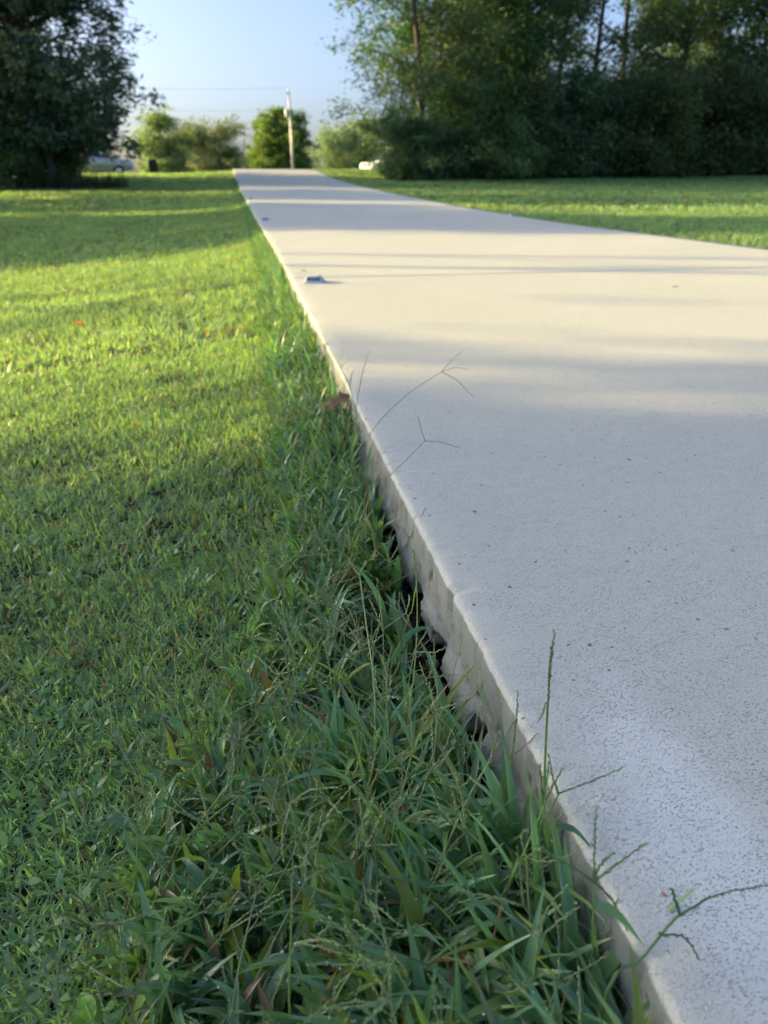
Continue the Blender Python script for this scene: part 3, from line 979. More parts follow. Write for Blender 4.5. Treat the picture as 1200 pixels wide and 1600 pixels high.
for a in [('shrub_a', 6.5, 29.7, .2, (.72, .72, .6), 'dark low shrub at the left tip of the right thicket, beside the driveway crest'),
          ('shrub_c', 8.0, 30.4, 1.3, .8, 'dense dark shrub second from the left tip of the thicket'),
          ('shrub_b', 9.9, 30.2, 2.2, .9, 'spreading shrub third from the left tip of the thicket'),
          ('shrub_c', 11.7, 31.3, 3.6, .76, 'tall dark shrub left of the thicket middle'),
          ('shrub_a', 13.4, 31.4, 4.4, .95, 'rounded dark shrub at the middle of the thicket foot'),
          ('shrub_c', 15.2, 32.2, 5.0, .74, 'tall shrub just right of the thicket middle'),
          ('shrub_b', 16.9, 32.0, .9, 1.15, 'wide greyish shrub in the right half of the thicket foot'),
          ('shrub_c', 18.8, 32.8, 2.9, .78, 'fourth shrub from the right edge of the picture, dark and tall'),
          ('shrub_a', 20.7, 32.8, 1.7, 1.05, 'third shrub from the right edge of the picture'),
          ('shrub_c', 22.6, 33.4, .6, .85, 'second shrub from the right edge of the picture'),
          ('shrub_b', 24.6, 33.3, 3.8, 1.2, 'shrub cut by the right edge of the picture')]:
    plant(*a, cat='shrub', group=GS)
GB = 'dark shrubs filling the inside of the thicket'
for (k, x, y, rz, s, lb) in [('shrub_c', 9.0, 33.5, .4, .95, 'inner dark shrub of the thicket behind its left tip'), ('shrub_c', 12.2, 35.5, 2.4, .72, 'inner dark shrub of the thicket left of its middle'),
                             ('shrub_c', 15.6, 36.8, 4.1, .7, 'inner dark shrub at the middle of the thicket'), ('shrub_c', 19.0, 37.2, 5.7, .72, 'inner dark shrub of the thicket right of its middle'),
                             ('shrub_c', 22.4, 37.0, 1.1, .75, 'inner dark shrub of the thicket, under the sky opening'), ('shrub_c', 26.5, 36.5, 3.0, 1.1, 'inner dark shrub of the thicket nearest the right frame edge')]:
    plant(k, x, y, rz, s, lb, 'shrub', group=GB)

# beyond the crest
GF = 'trees beyond the crest of the driveway'
plant('maple', 4.1, 84, .5, (1.0, 1.0, .86), 'round green maple behind the utility pole', group=GF)
plant('soft', -2.9, 80, 1.1, (.95, .95, .98), 'pale green bushy tree left of the bare sapling, beyond the crest', group=GF)
plant('olive', -7.1, 76, 2.0, (1.0, 1.0, .88), 'yellow-green tree against the right side of the dark cedar', group=GF)
plant('soft', 11.0, 88, 3.0, (.9, .9, .98), 'pale tree right of the maple, beyond the driveway crest', group=GF)
plant('olive', 14.5, 92, 4.0, (1.0, 1.0, 1.0), 'light green tree with a slim trunk just left of the right thicket', group=GF)
plant('bare', .0, 78, 1.0, (1.0, 1.0, .85), 'nearly bare pale sapling left of the maple', group=GF)
plant('soft', .8, 97, 4.4, (.8, .8, .62), 'low pale bush between the sapling and the maple', group=GF)
plant('soft', -6.0, 104, 2.1, (1.0, 1.0, .8), 'pale tree far back in the gap left of the bushy tree', group=GF)
plant('soft', 6.8, 112, .9, (1.1, 1.1, .8), 'low pale tree far back, just right of the maple', group=GF)
plant('soft', 20.0, 95, 5.1, 1.0, 'pale bushy tree glimpsed behind the left tip of the right thicket', group=GF)
plant('soft', -17.0, 90, .3, 1.0, 'pale tree far behind the left-hand cedars', group=GF)

# the row of trees along the left boundary, outside the picture, that shades lawn and drive
GO = 'boundary trees out of frame on the left'
lab = 'boundary tree out of the picture on the left, shading lawn and driveway'
for (k, x, y, rz, s) in [('shade', -18, -5.4, .1, .84), ('shade', -19, -1.6, 1.2, .88), ('shade', -18, 2.5, 2.8, .86), ('shade', -20, .6, 4.0, .80),
                         ('bare', -17, 7.2, .4, 1.25), ('bare', -20, 8.3, 2.4, 1.3),
                         ('shade', -18, 13.1, 4.0, .86), ('shade', -20, 16.4, 5.3, .75),
                         ('shade', -18, 21.2, 1.5, .9), ('tall_b', -19, 25.0, .9, .95), ('tall_b', -17, 28.0, 4.2, 1.0), ('tall_a', -18, 32.5, 2.0, .9), ('tall_c', -16, 36.0, 2.9, .8), ('tall_b', -17, 40.5, 5.0, 1.0), ('shade', -19, 44.0, .8, .9)]:
    plant(k, x, y + 3.05, rz, s, lab, 'tree', GO)

# rough growth along the foot of the thickets
rough = Acc()
n0 = 7500
t = rng.random(n0)
x = np.where(rng.random(n0) < .72, 5.6 + 21 * t, -13 + 9 * t)
y = np.where(x > 0, 28.6 + (x - 5.6) * .215 + np.abs(rng.normal(0, .9, n0)), 27.0 + (x + 4) * -.05 + np.abs(rng.normal(0, .8, n0)))
P = np.stack([x, y, soil(x, y)], -1)
c = np.array([(.06, .075, .03), (.09, .08, .045), (.045, .07, .028), (.11, .09, .06)])[rng.integers(0, 4, n0)] * rng.uniform(.7, 1.2, (n0, 1))
rough.add(*blades(P, rng.uniform(0, 6.28, n0), rng.uniform(0, .6, n0), rng.uniform(0, 1.2, n0), rng.uniform(.15, .62, n0), rng.uniform(.02, .05, n0), 3, c, twist=1.0))
tag(rough.build('rough_weeds', M_GRASS), kind='stuff')

# ------------------------------------------------------------------ utility pole and wires
def bm_box(bm, c, s, taper=1.0, rot=None, bevel=0):
    r = bmesh.ops.create_cube(bm, size=1)
    vv = r['verts']
    for v in vv:
        k = taper if v.co.z > 0 else 1
        v.co = Vector((v.co.x * s[0] * k, v.co.y * s[1] * k, v.co.z * s[2]))
    if bevel:
        es = list({e for v in vv for e in v.link_edges})
        rb = bmesh.ops.bevel(bm, geom=es, offset=bevel, segments=2, affect='EDGES')
        vv = list({v for v in rb['verts']} | {v for v in vv if v.is_valid})
    for v in vv:
        v.co = (rot @ v.co if rot is not None else v.co) + Vector(c)


def bm_tube(bm, pts, radii, sides=10, caps=True):
    V, F = tube(np.array([tuple(p) for p in pts]), radii, sides)
    vs_ = [bm.verts.new(tuple(v)) for v in V]
    for f in F: bm.faces.new([vs_[i] for i in f])
    if caps:
        bm.faces.new(vs_[:sides][::-1]); bm.faces.new(vs_[-sides:])


PX, PYY = 4.75, 75.0
pz = float(soil(PX, PYY))
pole = tag(empty('utility_pole', (PX, PYY, pz)), 'pale weathered utility pole standing in front of the maple', 'utility pole')
bm = bmesh.new(); bm_tube(bm, [(0, 0, -.3), (-.02, 0, 3), (-.05, 0, 5.6), (-.07, 0, 7.45)], [.14, .128, .105, .085], 12); bm_obj('shaft', bm, M_POLE, pole, True)
bm = bmesh.new(); bm_tube(bm, [(.0, -.20, .2), (-.03, -.19, 3), (-.06, -.16, 5.5)], [.045, .04, .04], 8); bm_obj('riser_conduit', bm, M_PLATE, pole, True)
bm = bmesh.new()
bm_tube(bm, [(-.38, -.05, 5.30), (-.38, -.05, 5.36), (-.38, -.05, 5.86), (-.38, -.05, 5.92)], [.10, .13, .13, .09], 12)
tf = bm_obj('transformer', bm, plain('transformer_paint', (.70, .70, .68), .5), pole, True)
for zb in (5.75, 5.45):
    bm = bmesh.new(); bm_box(bm, (-.2, -.03, zb), (.3, .06, .06)); bm_obj('bracket', bm, M_PLATE, tf)
bm = bmesh.new(); bm_tube(bm, [(-.38, -.05, 5.92), (-.38, -.05, 5.97), (-.38, -.05, 6.02), (-.38, -.05, 6.07)], [.03, .045, .03, .02], 8); bm_obj('bushing', bm, M_PLATE, tf, True)
bm = bmesh.new(); bm_tube(bm, [(-.07, 0, 7.45), (-.07, 0, 7.53), (-.07, 0, 7.6), (-.07, 0, 7.66)], [.04, .06, .06, .02], 8); bm_obj('insulator', bm, M_PLATE, pole, True)
bm = bmesh.new(); bm_box(bm, (-.18, -.02, 7.2), (.12, .10, .28), bevel=.02); bm_obj('fuse_cutout', bm, M_PLATE, pole)
for nm, z0, lab2, sag, zl in [('power_line', 7.64, 'topmost thin power line running left from the pole top', 1.1, 8.4),
                              ('power_line', 5.9, 'middle sagging cable running left from below the transformer', 1.0, 7.0),
                              ('power_line', 5.0, 'lowest faint cable running left behind the cedar', 1.0, 5.9)]:
    a = Vector((PX - .07, PYY, pz + z0)); e = Vector((-34, 62, zl + .6))
    pts = []
    for k in range(25):
        t = k / 24; p = a.lerp(e, t); p.z -= sag * 4 * t * (1 - t); pts.append(p)
    bm = bmesh.new(); bm_tube(bm, pts, [.008] * 25, 5)
    tag(bm_obj(nm, bm, M_WIRE), lab2, 'power line', 'power lines left of the pole')

# ------------------------------------------------------------------ vehicles and bin beyond the crest
def wheel(parent, x, y):
    bm = bmesh.new()
    bm_tube(bm, [(x, y - .11, .34), (x, y - .09, .34), (x, y + .09, .34), (x, y + .11, .34)], [.30, .34, .34, .30], 20)
    w = bm_obj('wheel', bm, M_TYRE, parent, True)
    s = -1 if y < 0 else 1
    bm = bmesh.new()
    bm_tube(bm, [(x, y + s * .09, .34), (x, y + s * .115, .34), (x, y + s * .125, .34)], [.21, .20, .08], 14)
    bm_obj('rim', bm, M_CHROME, w, True)


def extrude(prof_pts, half, inset=0.0, zmid=None):
    """side profile (x,z) extruded across y, the part above zmid drawn in (tumblehome)"""
    bm = bmesh.new()
    vs_ = []
    for s in (-1, 1):
        row = []
        for (x, z) in prof_pts:
            k = half - (inset * max(0, z - zmid) if zmid is not None else 0)
            row.append(bm.verts.new((x, s * k, z)))
        vs_.append(row)
    n_ = len(prof_pts)
    for i in range(n_):
        bm.faces.new([vs_[0][i], vs_[0][(i + 1) % n_], vs_[1][(i + 1) % n_], vs_[1][i]])
    bm.faces.new(vs_[0]); bm.faces.new(vs_[1][::-1])
    bmesh.ops.bevel(bm, geom=[e for e in bm.edges], offset=.035, segments=2, affect='EDGES')
    return bm


def arch(x, r=.40, z=.34, n=7):
    return [(x + r * math.cos(math.pi * (1 - k / (n - 1))), z + r * math.sin(math.pi * (1 - k / (n - 1)))) for k in range(n)]


def make_vehicle(name, loc, rz, paint, label, cat, pickup):
    o = tag(empty(name, loc, rz), label, cat)
    under = [(2.55, .35)]
    low = [(-2.55, .42)] + arch(-1.65) + arch(1.65) + [(2.5, .42)]
    if pickup:
        topl = [(2.58, .75), (2.50, 1.02), (1.15, 1.12), (-.55, 1.12), (-.60, 1.20), (-2.55, 1.20)]
        cab = [(1.15, 1.10), (.45, 1.74), (-.45, 1.76), (-.62, 1.10)]
        bars = [(.05, .40)]
    else:
        topl = [(2.45, .78), (2.35, 1.02), (1.25, 1.10), (-2.45, 1.14)]
        cab = [(1.25, 1.08), (.55, 1.70), (-2.15, 1.70), (-2.40, 1.12)]
        bars = [(.05, .45), (-1.05, .45)]
    bm_obj('body', extrude(low + topl, .95), paint, o, True)
    cb = bm_obj('cabin', extrude(cab, .90, .28, 1.1), paint, o, True)
    for s in (-1, 1):
        spans = [(-.5, .12), (.18, .72)] if pickup else [(-2.1, -1.1), (-1.02, -.12), (-.04, .80)]
        for (a, c) in spans:
            bm = bmesh.new()
            zt = 1.62
            pts = [(a, 1.2), (c, 1.2), (min(c, .50) if c > .3 else c, zt), (max(a, -1.95), zt)]
            f1 = [bm.verts.new((x, s * (.906 - .28 * (z - 1.1)), z)) for x, z in pts]
            f2 = [bm.verts.new((x, s * (.88 - .28 * (z - 1.1)), z)) for x, z in pts]
            bm.faces.new(f1); bm.faces.new(f2[::-1])
            for i in range(4): bm.faces.new([f1[i], f1[(i + 1) % 4], f2[(i + 1) % 4], f2[i]])
            bm_obj('side_window', bm, M_GLASS, cb)
    xf0, xf1 = (1.13, .50) if pickup else (1.23, .60)
    bm = bmesh.new()
    for dx in (0.012, -.02):
        pass
    f1 = [bm.verts.new(p) for p in ((xf0 - .03, -.78, 1.18), (xf0 - .03, .78, 1.18), (xf1 + .035, .68, 1.66), (xf1 + .035, -.68, 1.66))]
    f2 = [bm.verts.new(v.co + Vector((-.06, 0, -.03))) for v in f1]
    bm.faces.new(f1); bm.faces.new(f2[::-1])
    for i in range(4): bm.faces.new([f1[i], f1[(i + 1) % 4], f2[(i + 1) % 4], f2[i]])
    bm_obj('windscreen', bm, M_GLASS, cb)
    if pickup:
        bm = bmesh.new(); bm_box(bm, (-1.58, 0, 1.19), (1.78, 1.6, .05)); bm_obj('bed_liner', bm, M_BIN, o)
    for s in (-1, 1):
        xf = 2.55 if pickup else 2.40
        bm = bmesh.new(); bm_box(bm, (xf, s * .72, .86), (.08, .32, .18), bevel=.02); bm_obj('headlight', bm, M_LAMP, o)
        bm = bmesh.new(); bm_box(bm, (-2.53 if pickup else -2.45, s * .84, .95), (.07, .16, .30), bevel=.02); bm_obj('tail_light', bm, M_RED, o)
        bm = bmesh.new(); bm_box(bm, (.72, s * 1.03, 1.22), (.12, .20, .15), bevel=.03); bm_obj('mirror', bm, M_BIN, o)
        for x in (-1.65, 1.65): wheel(o, x, s * .84)
    bm = bmesh.new(); bm_box(bm, (2.6 if pickup else 2.46, 0, .52), (.12, 1.84, .22), bevel=.03); bm_obj('front_bumper', bm, M_CHROME, o)
    bm = bmesh.new(); bm_box(bm, (-2.6, 0, .52), (.12, 1.80, .20), bevel=.03); bm_obj('rear_bumper', bm, M_CHROME, o)
    bm = bmesh.new(); bm_box(bm, (2.585 if pickup else 2.44, 0, .84), (.05, 1.0, .22), bevel=.01); bm_obj('grille', bm, M_BIN, o)
    return o


vx, vy = -7.4, 56.0
make_vehicle('pickup_truck', (vx - 2.6, vy, float(soil(vx, vy)) + .30), R(10), M_WHITE, 'white pickup truck half hidden behind the cedar on the left, beside a dark bin', 'pickup truck', True)
sx, sy = 11.5, 60.0
make_vehicle('parked_car', (sx, sy, float(soil(sx, sy)) + .12), R(200), M_WHITE, 'pale car with bright glints, parked at the left tip of the right thicket', 'car', False)

bx, by = -5.95, 55.0
bz = float(soil(bx, by)) + .28
bin_ = tag(empty('wheelie_bin', (bx, by, bz), .2), 'upright dark rubbish bin beside the white pickup on the left', 'bin')
bm = bmesh.new(); bm_box(bm, (0, 0, .52), (.48, .55, .92), 1.18, bevel=.03); bm_obj('body', bm, M_BIN, bin_)
bm = bmesh.new(); bm_box(bm, (0, -.02, 1.02), (.62, .72, .08), .9, bevel=.02); lid = bm_obj('lid', bm, M_BIN, bin_)
bm = bmesh.new(); bm_tube(bm, [(-.25, .38, 1.0), (.25, .38, 1.0)], [.02, .02], 8); bm_obj('handle', bm, M_BIN, lid)
for s in (-1, 1):
    bm = bmesh.new(); bm_tube(bm, [(s * .22, .26, .12), (s * .29, .26, .12)], [.12, .12], 14); bm_obj('wheel', bm, M_TYRE, bin_)

# ------------------------------------------------------------------ driveway reflectors
def make_marker():
    o = empty('driveway_reflector', (0, 0, 0))
    bm = bmesh.new()
    sec = [(-.052, 0), (-.050, .004), (-.034, .021), (-.026, .0235), (.026, .0235), (.034, .021), (.050, .004), (.052, 0)]
    rows = []
    for (y, k, hk) in [(-.050, 1, .12), (-.046, 1, .3), (-.026, .92, 1), (.026, .92, 1), (.046, 1, .3), (.050, 1, .12)]:
        rows.append([bm.verts.new((x * k, y, z * hk)) for x, z in sec])
    for a, c in zip(rows[:-1], rows[1:]):
        for i in range(len(sec) - 1): bm.faces.new([a[i], a[i + 1], c[i + 1], c[i]])
    bm.faces.new(rows[0]); bm.faces.new(rows[-1][::-1])
    bm_obj('housing', bm, M_MARK, o)
    for s in (-1, 1):
        nrm = Vector((0, s * (.0235 - .007), .020)).normalized()
        bm = bmesh.new()
        q = [(-.030, s * .0425, .0098), (.030, s * .0425, .0098), (.026, s * .0300, .0195), (-.026, s * .0300, .0195)]
        f1 = [bm.verts.new(Vector(p) + nrm * .0022) for p in q]; f2 = [bm.verts.new(Vector(p) - nrm * .003) for p in q]
        bm.faces.new(f1); bm.faces.new(f2[::-1])
        for i in range(4): bm.faces.new([f1[i], f1[(i + 1) % 4], f2[(i + 1) % 4], f2[i]])
        ln = bm_obj('lens', bm, M_LENS, o)
        bm = bmesh.new()
        cpt = Vector((0, s * .036, .0147)) + nrm * .003
        up = (Vector(q[3]) - Vector(q[0])); up.x = 0; up.normalize()
        for dx in (-.012, .0, .012):
            a = [bm.verts.new(cpt + Vector((dx + e * .0022, 0, 0)) + up * f * .0062 + nrm * g) for g in (-.002, .0012) for e, f in ((-1, -1), (1, -1), (1, 1), (-1, 1))]
            bm.faces.new(a[:4][::-1]); bm.faces.new(a[4:])
            for i in range(4): bm.faces.new([a[i], a[(i + 1) % 4], a[4 + (i + 1) % 4], a[4 + i]])
        bm_obj('lens_rib', bm, M_LENSRIB, ln)
    return o


m0 = make_marker()
GM = 'low reflectors along both edges of the driveway'
marks = [(.105, 3.74, R(-9), 'nearest grey driveway reflector, on the left slab edge in full sun'),
         (.10, 9.9, R(-3), 'second reflector along the left slab edge, in shade'),
         (.08, 16.2, R(0), 'farthest reflector on the left slab edge'),
         (W - .10, 10.3, R(4), 'nearer reflector on the right edge of the driveway'),
         (W - .10, 16.8, R(2), 'farther reflector on the right edge of the driveway, near the crest')]
for k, (x, y, rz, lb) in enumerate(marks):
    loc = (x + float(bend(y)), y, float(prof(y)))
    if k == 0:
        m0.location = loc; m0.rotation_euler = (0, 0, rz); m0.scale = (1.12, 1.12, 1.4); tag(m0, lb, 'reflector', GM)
    else:
        copy_thing(m0, loc, rz, (1.12, 1.12, 1.4), lb, GM)

# ------------------------------------------------------------------ single weeds and seed stalks
def stalk(label, stem, spikes=(), leaves=(), r=.0011, sr=.00075, colr=(.10, .17, .055), beads=26, cat='grass stalk'):
    """stem: (px, py, Y) picks converted once to world points; spikes/leaves likewise"""
    pts = [seen(*p) for p in stem]
    base = pts[0].copy()
    zs = float(soil(min(base.x, -.008), base.y))
    root = tag(empty('crabgrass_stalk', (min(base.x, -.008) if base.x < .03 else base.x, base.y, max(zs, base.z - .12) if base.x < .03 else base.z)), label, cat, 'seed stalks of crabgrass by the slab')
    if base.x < .03 and base.z > zs + .005:
        pts = [Vector((min(base.x, -.008), base.y, zs - .004))] + pts
    off = root.location
    col3 = np.array(colr) * 2.0
    a = Acc(); pth = spline([p - off for p in pts], 14)
    V, F = tube(pth, np.linspace(r, r * .6, 14), 6); a.add(V, F, np.tile(col3, (len(V), 1)))
    a.build('stem', M_CRAB, True, root)
    for k, s in enumerate(spikes):
        a = Acc(); spike(a, spline([seen(*p) - off for p in s], 8), sr, col3 * np.array([1.05, 1.0, 1.0]), beads, hash(label) % 997 + k)
        a.build('seed_spike', M_CRAB, False, root)
    for (lp, wd, lc) in leaves:
        p = spline([seen(*q) - off for q in lp], 8)
        t = np.gradient(p, axis=0); t /= np.linalg.norm(t, axis=1)[:, None]
        view = p + np.array(off) - np.array(EYE); view /= np.linalg.norm(view, axis=1)[:, None]
        ref = np.array([.55, -.35, .75])
        sd_ = np.cross(t, ref); sd_ /= np.linalg.norm(sd_, axis=1)[:, None]; nn = np.cross(sd_, t)
        s = np.linspace(0, 1, 8); w = wd * .5 * np.minimum(1, .45 + 2.2 * s) * (1 - s ** 2.6) + 1e-5
        Vv = np.concatenate([p + sd_ * w[:, None] + nn * w[:, None] * .4, p, p - sd_ * w[:, None] + nn * w[:, None] * .4])
        q = np.concatenate([np.array([[i, i + 8, i + 9, i + 1], [i + 8, i + 16, i + 17, i + 9]]) for i in range(7)])
        me = np_mesh('leaf', Vv, q, M_CRAB, np.tile(np.array(lc) * 1.6, (len(Vv), 1)), True)
        put(bpy.data.objects.new('leaf', me), root)
    return root


G1 = (.065, .135, .045); G2 = (.05, .11, .06); GY = (.13, .19, .04)
stalk('tall upright grass stalk with slim green spike standing against the slab edge',
      [(848, 1290, .40), (852, 1180, .402), (856, 1100, .404)],
      [[(856, 1100, .404), (861, 1040, .405), (866, 985, .406)], [(857, 1095, .404), (858, 1045, .403), (863, 1010, .402)]],
      [([(851, 1098, .404), (846, 1115, .404), (838, 1132, .404)], .007, G1)], r=.0014, colr=(.10, .17, .05))
stalk('star-shaped crabgrass seed head spreading over the slab edge near the bottom',
      [(924, 1500, .285), (926, 1440, .287), (928, 1378, .29)],
      [[(928, 1378, .29), (929, 1320, .292), (932, 1262, .294)], [(928, 1378, .29), (965, 1350, .292), (1010, 1316, .296)],
       [(928, 1378, .29), (890, 1352, .286), (845, 1330, .282)], [(928, 1378, .29), (955, 1405, .286), (978, 1450, .282)],
       [(928, 1375, .29), (938, 1352, .30), (958, 1332, .31)]],
      [([(926, 1445, .287), (928, 1465, .284), (934, 1490, .28)], .006, (.11, .18, .03))], colr=(.11, .17, .07))
stalk('long arching stalk leaning right across the slab at the bottom edge of the picture',
      [(952, 1540, .255), (1000, 1500, .258), (1050, 1440, .262), (1075, 1422, .264)],
      [[(1060, 1432, .263), (1110, 1402, .268), (1160, 1389, .272), (1215, 1382, .276)], [(1062, 1430, .263), (1056, 1410, .264), (1050, 1390, .265)],
       [(1030, 1460, .26), (1070, 1465, .258), (1095, 1505, .255)]],
      [([(930, 1415, .262), (965, 1432, .262), (1008, 1480, .260)], .0085, (.06, .14, .06))], r=.0013, colr=(.075, .13, .055))
stalk('single leaf tip poking up over the slab at the very bottom edge',
      [(1030, 1640, .215), (1034, 1600, .217)], [], [([(1032, 1620, .217), (1035, 1590, .218), (1036, 1548, .219)], .004, G1)])
stalk('short thin spike standing against the slab edge left of the tall upright stalk',
      [(795, 1225, .455), (800, 1180, .456), (803, 1160, .457)],
      [[(803, 1160, .457), (807, 1120, .458), (809, 1082, .459)]], [([(745, 1070, .47), (755, 1095, .47), (772, 1125, .468)], .006, G2)])
stalk('forked stalk whose spike points right over the slab below the tall upright stalk',
      [(842, 1300, .385), (858, 1270, .386), (873, 1240, .388)],
      [[(873, 1240, .388), (920, 1222, .392), (972, 1200, .396)], [(873, 1240, .388), (864, 1215, .388), (858, 1180, .388)], [(850, 1260, .386), (846, 1225, .386), (843, 1195, .386)]],
      [([(856, 1190, .386), (853, 1220, .386), (845, 1262, .385)], .006, G1)])
stalk('longest straight pale stalk crossing the grass diagonally towards the slab corner',
      [(640, 1460, .36), (690, 1340, .39), (735, 1240, .42), (765, 1190, .435)],
      [[(765, 1190, .435), (772, 1168, .44), (778, 1145, .445)]], [], r=.0012, colr=(.16, .22, .08))
stalk('pale stalk rising steeply beside the broken slab face, left of the crumbled foot',
      [(636, 1150, .56), (648, 1040, .60), (652, 960, .62), (650, 900, .63)],
      [[(650, 900, .63), (649, 880, .635), (647, 860, .64)]], [([(610, 1035, .60), (640, 990, .61), (680, 978, .62)], .008, (.055, .12, .065)),
                                                          ([(642, 960, .62), (646, 935, .62), (652, 905, .625)], .003, GY)], r=.001, colr=(.17, .22, .09))
stalk('forked pale seed head on a thin stem over the bare hollow',
      [(585, 1080, .56), (574, 990, .60), (562, 900, .64)],
      [[(562, 900, .64), (555, 890, .645), (545, 875, .65)], [(562, 900, .64), (566, 890, .645), (572, 878, .65)]], [], r=.001, colr=(.20, .25, .13))
stalk('three-fingered seed head held up over the slab, middle of the picture',
      [(574, 690, 1.27), (630, 622, 1.31), (690, 581, 1.34)],
      [[(690, 581, 1.34), (702, 567, 1.345), (721, 549, 1.35)], [(690, 581, 1.34), (712, 574, 1.345), (733, 578, 1.35)], [(690, 581, 1.34), (715, 595, 1.33), (738, 619, 1.32)]],
      [], r=.0008, sr=.0006, colr=(.14, .18, .10), beads=14)
stalk('two-fingered dark seed head reaching over the slab just below the three-fingered one',
      [(574, 782, .965), (618, 735, .98), (664, 689, .99)],
      [[(664, 689, .99), (658, 670, 1.0), (653, 651, 1.01)], [(664, 689, .99), (690, 691, .99), (718, 700, .98)]], [], r=.0007, sr=.0005, colr=(.15, .18, .12), beads=14)
stalk('upright feathery grass tip beside the brown leaf litter at the slab edge',
      [(552, 690, 1.28), (556, 640, 1.30), (560, 615, 1.31)],
      [[(560, 615, 1.31), (567, 580, 1.32), (577, 548, 1.33)], [(556, 640, 1.30), (545, 600, 1.31), (528, 566, 1.32)]],
      [([(550, 700, 1.27), (556, 675, 1.28), (548, 640, 1.3)], .008, GY)], colr=(.11, .19, .06), beads=14)
stalk('little bent dark blade arching onto the sunlit slab edge',
      [(462, 500, 2.55), (470, 482, 2.58)], [[(470, 482, 2.58), (482, 480, 2.6), (495, 497, 2.58)]], [], colr=(.06, .09, .04), beads=6)
stalk('blurred pale seed stalk bowing left at the bottom of the grass',
      [(500, 1640, .30), (525, 1560, .30), (560, 1500, .30)], [[(560, 1500, .30), (545, 1460, .305), (490, 1425, .31)]], [], colr=(.17, .23, .10))
stalk('beaded upright seed stalk left of the long diagonal stalk, bottom centre',
      [(452, 1560, .32), (455, 1450, .33)], [[(455, 1450, .33), (456, 1400, .335), (458, 1342, .34)]], [], colr=(.16, .22, .10))
stalk('spread seed head lying along the grass in front of the longest pale stalk',
      [(690, 1400, .37), (640, 1310, .39), (610, 1280, .40)],
      [[(610, 1280, .40), (560, 1240, .42), (520, 1200, .43)], [(612, 1282, .40), (640, 1230, .41), (660, 1180, .42)], [(612, 1282, .40), (700, 1285, .39), (735, 1250, .40)]], [], colr=(.14, .20, .09))
stalk('stiff green stalk in front of the slab face, between tall stalk and star seed head',
      [(770, 1440, .34), (815, 1340, .355), (850, 1260, .37)], [[(850, 1260, .37), (862, 1230, .375), (880, 1200, .38)]],
      [([(868, 1290, .36), (900, 1300, .355), (938, 1345, .35)], .006, G2)], r=.0012, colr=(.12, .19, .05))


def ragged_leaf(name, label, cat, loc, rz, L, Wd, colr, lobes=0, curl=.3, tilt=(0, 0), m=None, petiole=True, seed=0):
    """one broad leaf with midrib: outline from a profile, curled; parts blade and midrib"""
    rr = np.random.default_rng(seed)
    o = tag(empty(name, loc, rz), label, cat)
    o.rotation_euler = (tilt[0], tilt[1], rz)
    n_ = 17; s = np.linspace(0, 1, n_)
    w = Wd * .5 * np.sin(np.pi * np.clip(s * .92 + .05, 0, 1)) ** .8
    if lobes: w = w * (1 - .38 * np.abs(np.sin(s * np.pi * lobes)) ** 3) * (1 + .1 * rr.normal(0, 1, n_))
    zc = curl * L * (s - s ** 2 * 1.2) + rr.normal(0, .012 * L, n_)
    rows = []
    for f, up in ((-1, .35), (-.5, .12), (0, 0), (.5, .12), (1, .35)):
        rows.append(np.stack([f * w, s * L, zc + up * w + rr.normal(0, .01 * L, n_)], -1))
    V = np.concatenate(rows)
    F = np.array([[k * n_ + i, (k + 1) * n_ + i, (k + 1) * n_ + i + 1, k * n_ + i + 1] for k in range(4) for i in range(n_ - 1)])
    colr = np.array(colr) * (1.9 if m is None else 1.3)
    c = colr * rr.uniform(.75, 1.2, (len(V), 1))
    np_obj('blade', V, F, m or M_CRAB, c, True, o)
    if petiole:
        V, F = tube(np.stack([0 * s - 0, s * L * 1.0 - L * .12, zc + .0006], -1), np.linspace(.0011, .0004, n_) * max(1, L / .06), 5)
        np_obj('midrib', V, F, m or M_CRAB, np.tile(np.array(colr) * 1.35 + .02, (len(V), 1)), True, o)
    return o


def lawn_at(px, py, h=.03):
    p = on_plane(px, py, -.118 + h)
    return Vector((p.x, p.y, float(soil(p.x, p.y)) + h))


p = lawn_at(205, 1255, .036); ragged_leaf('dandelion_leaf', 'toothed grey-green dandelion leaf lying on the lawn at left', 'weed leaf', p, R(60), .040, .017, (.075, .125, .06), 4, .25, (R(15), 0), seed=1)
p = lawn_at(235, 1345, .014); ragged_leaf('broad_leaf', 'dark rounded leaf low in the lawn below the dandelion leaf', 'weed leaf', p, R(-70), .028, .025, (.05, .10, .05), 0, .2, (R(5), R(10)), seed=2)
p = lawn_at(285, 1345, .015); ragged_leaf('broad_leaf', 'second dark rounded leaf, right neighbour of the first in the lawn', 'weed leaf', p, R(-20), .026, .022, (.06, .11, .05), 0, .2, (R(10), R(-10)), seed=3)
p = lawn_at(130, 1545, .02); ragged_leaf('broad_leaf', 'bright yellow-green weed leaf at the bottom left corner of the lawn', 'weed leaf', p, R(30), .024, .014, (.16, .26, .05), 0, .3, (R(20), 0), seed=4)
p = lawn_at(300, 1140, .035); ragged_leaf('broad_leaf', 'small bright yellow-green sprout leaf in the lawn, left of the tall crabgrass', 'weed leaf', p, R(80), .022, .018, (.17, .25, .03), 0, .3, (R(25), 0), seed=5)
p = seen(490, 1300, .52); ragged_leaf('withered_blade', 'wide grass blade with withered orange-brown tip among the crabgrass', 'dead leaf', p + Vector((0, 0, -.005)), R(10), .055, .013, (.30, .14, .075), 0, .2, (R(60), 0), M_DRY, seed=6)
p = lawn_at(618, 1258, .07); ragged_leaf('dead_leaf', 'small red-brown dead leaf deep in the grass right of the withered blade', 'dead leaf', p, R(-80), .012, .008, (.22, .09, .05), 0, .2, (R(20), 0), M_DRY, seed=7)
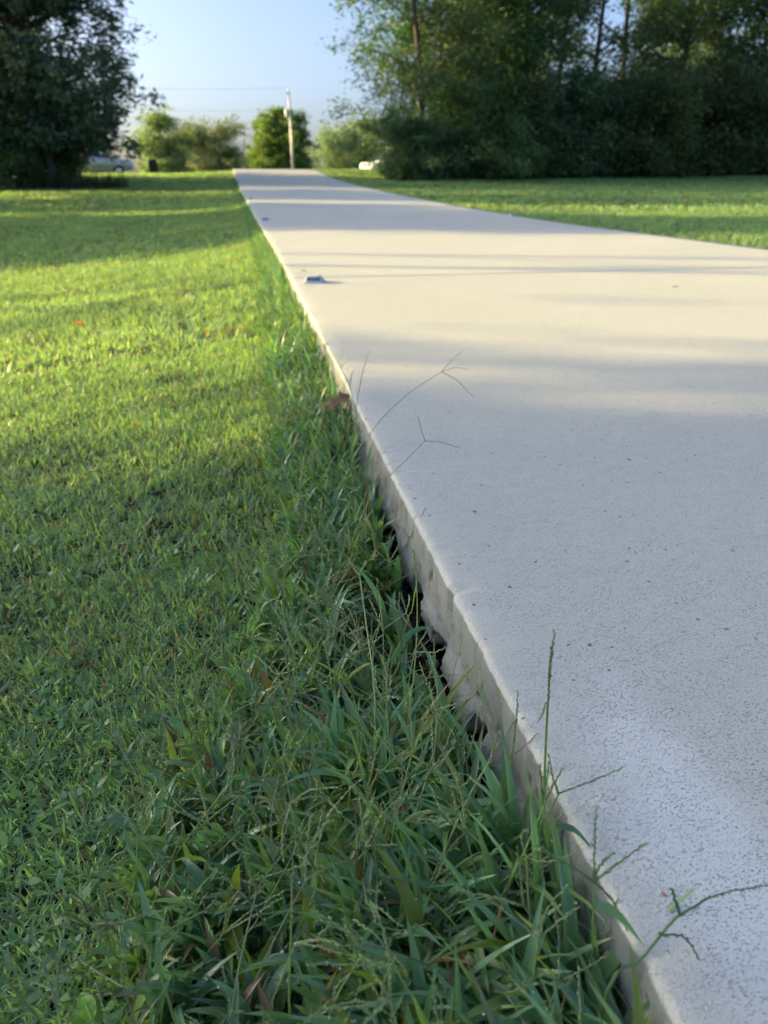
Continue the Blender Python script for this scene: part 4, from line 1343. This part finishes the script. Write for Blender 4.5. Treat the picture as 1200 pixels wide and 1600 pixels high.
p = lawn_at(545, 985, .045); ragged_leaf('dead_leaf', 'straw-coloured dead leaf beside the bare hollow', 'dead leaf', p, R(-75), .028, .008, (.36, .28, .19), 0, .2, (R(10), 0), M_DRY, seed=8)
p = lawn_at(500, 640, .075); ragged_leaf('dead_leaf', 'curled dark-brown dead leaf at the slab edge, upper of the two', 'dead leaf', p, R(-85), .10, .06, (.13, .075, .055), 3, .35, (R(28), R(12)), M_DRY, seed=9)
p = lawn_at(530, 664, .055); ragged_leaf('dead_leaf', 'reddish-brown dead leaf tucked against the slab, lower of the two', 'dead leaf', p, R(-70), .06, .036, (.19, .085, .05), 3, .3, (R(15), R(-15)), M_DRY, seed=10)
p = lawn_at(121, 470, .035); ragged_leaf('fallen_leaf', 'small orange fallen leaf on the sunlit lawn at left', 'fallen leaf', p, R(40), .07, .05, (.55, .22, .03), 2, .2, (R(12), 0), M_DRY, seed=11)
p = lawn_at(825, 1490, .045)
q = on_plane(1041, 1404, 0); q.z = .001; ragged_leaf('leaf_scrap', 'tiny orange-red leaf scrap on the slab near the bottom right', 'leaf scrap', q, R(10), .005, .0025, (.34, .14, .10), 0, .15, (0, 0), M_DRY, petiole=False, seed=12)
q = on_plane(1060, 449, 0); q.z = .002; ragged_leaf('leaf_scrap', 'dark speck of leaf on the sunlit slab at right', 'leaf scrap', q, R(80), .03, .014, (.05, .04, .03), 0, .2, (0, 0), M_DRY, petiole=False, seed=13)
q = on_plane(478, 424, 0); q.z = .002; ragged_leaf('leaf_scrap', 'dark scrap on the slab just behind the nearest reflector', 'leaf scrap', q, R(60), .03, .016, (.07, .055, .04), 0, .3, (0, 0), M_DRY, petiole=False, seed=14)


def stone(label, px, py, r, m, seed):
    rr = random.Random(seed)
    p = lawn_at(px, py, .002)
    bm = bmesh.new(); bmesh.ops.create_icosphere(bm, subdivisions=3, radius=1)
    off = Vector((rr.uniform(0, 50), rr.uniform(0, 50), rr.uniform(0, 50)))
    from mathutils import noise as mn
    for v in bm.verts:
        k = 1 + .38 * mn.noise(v.co * 1.1 + off) + .14 * mn.noise(v.co * 3 + off)
        v.co = Vector((v.co.x * r * k * 1.15, v.co.y * r * k * .9, v.co.z * r * k * .7))
    o = bm_obj('pebble', bm, m)
    o.location = p + Vector((0, 0, r * .3)); o.rotation_euler = (0, 0, rr.uniform(0, 6))
    tag(o, label, 'pebble', 'pebbles in the hollow beside the slab')


stone('grey pebble in the hollow, farthest from the slab', 578, 957, .011, M_STONE, 1)
stone('grey pebble left of centre in the hollow, behind another', 606, 1006, .009, M_STONE, 2)
stone('grey pebble in front of the other in the middle of the hollow', 618, 1018, .009, M_STONE, 3)
stone('small pale pinkish pebble near the broken slab foot', 660, 1030, .005, M_STONEP, 4)
stone('dark pebble wedged under the broken slab foot', 676, 1018, .009, M_STONE, 5)
stone('dark pebble below the slab foot, nearest the camera', 690, 1056, .007, M_STONE, 6)
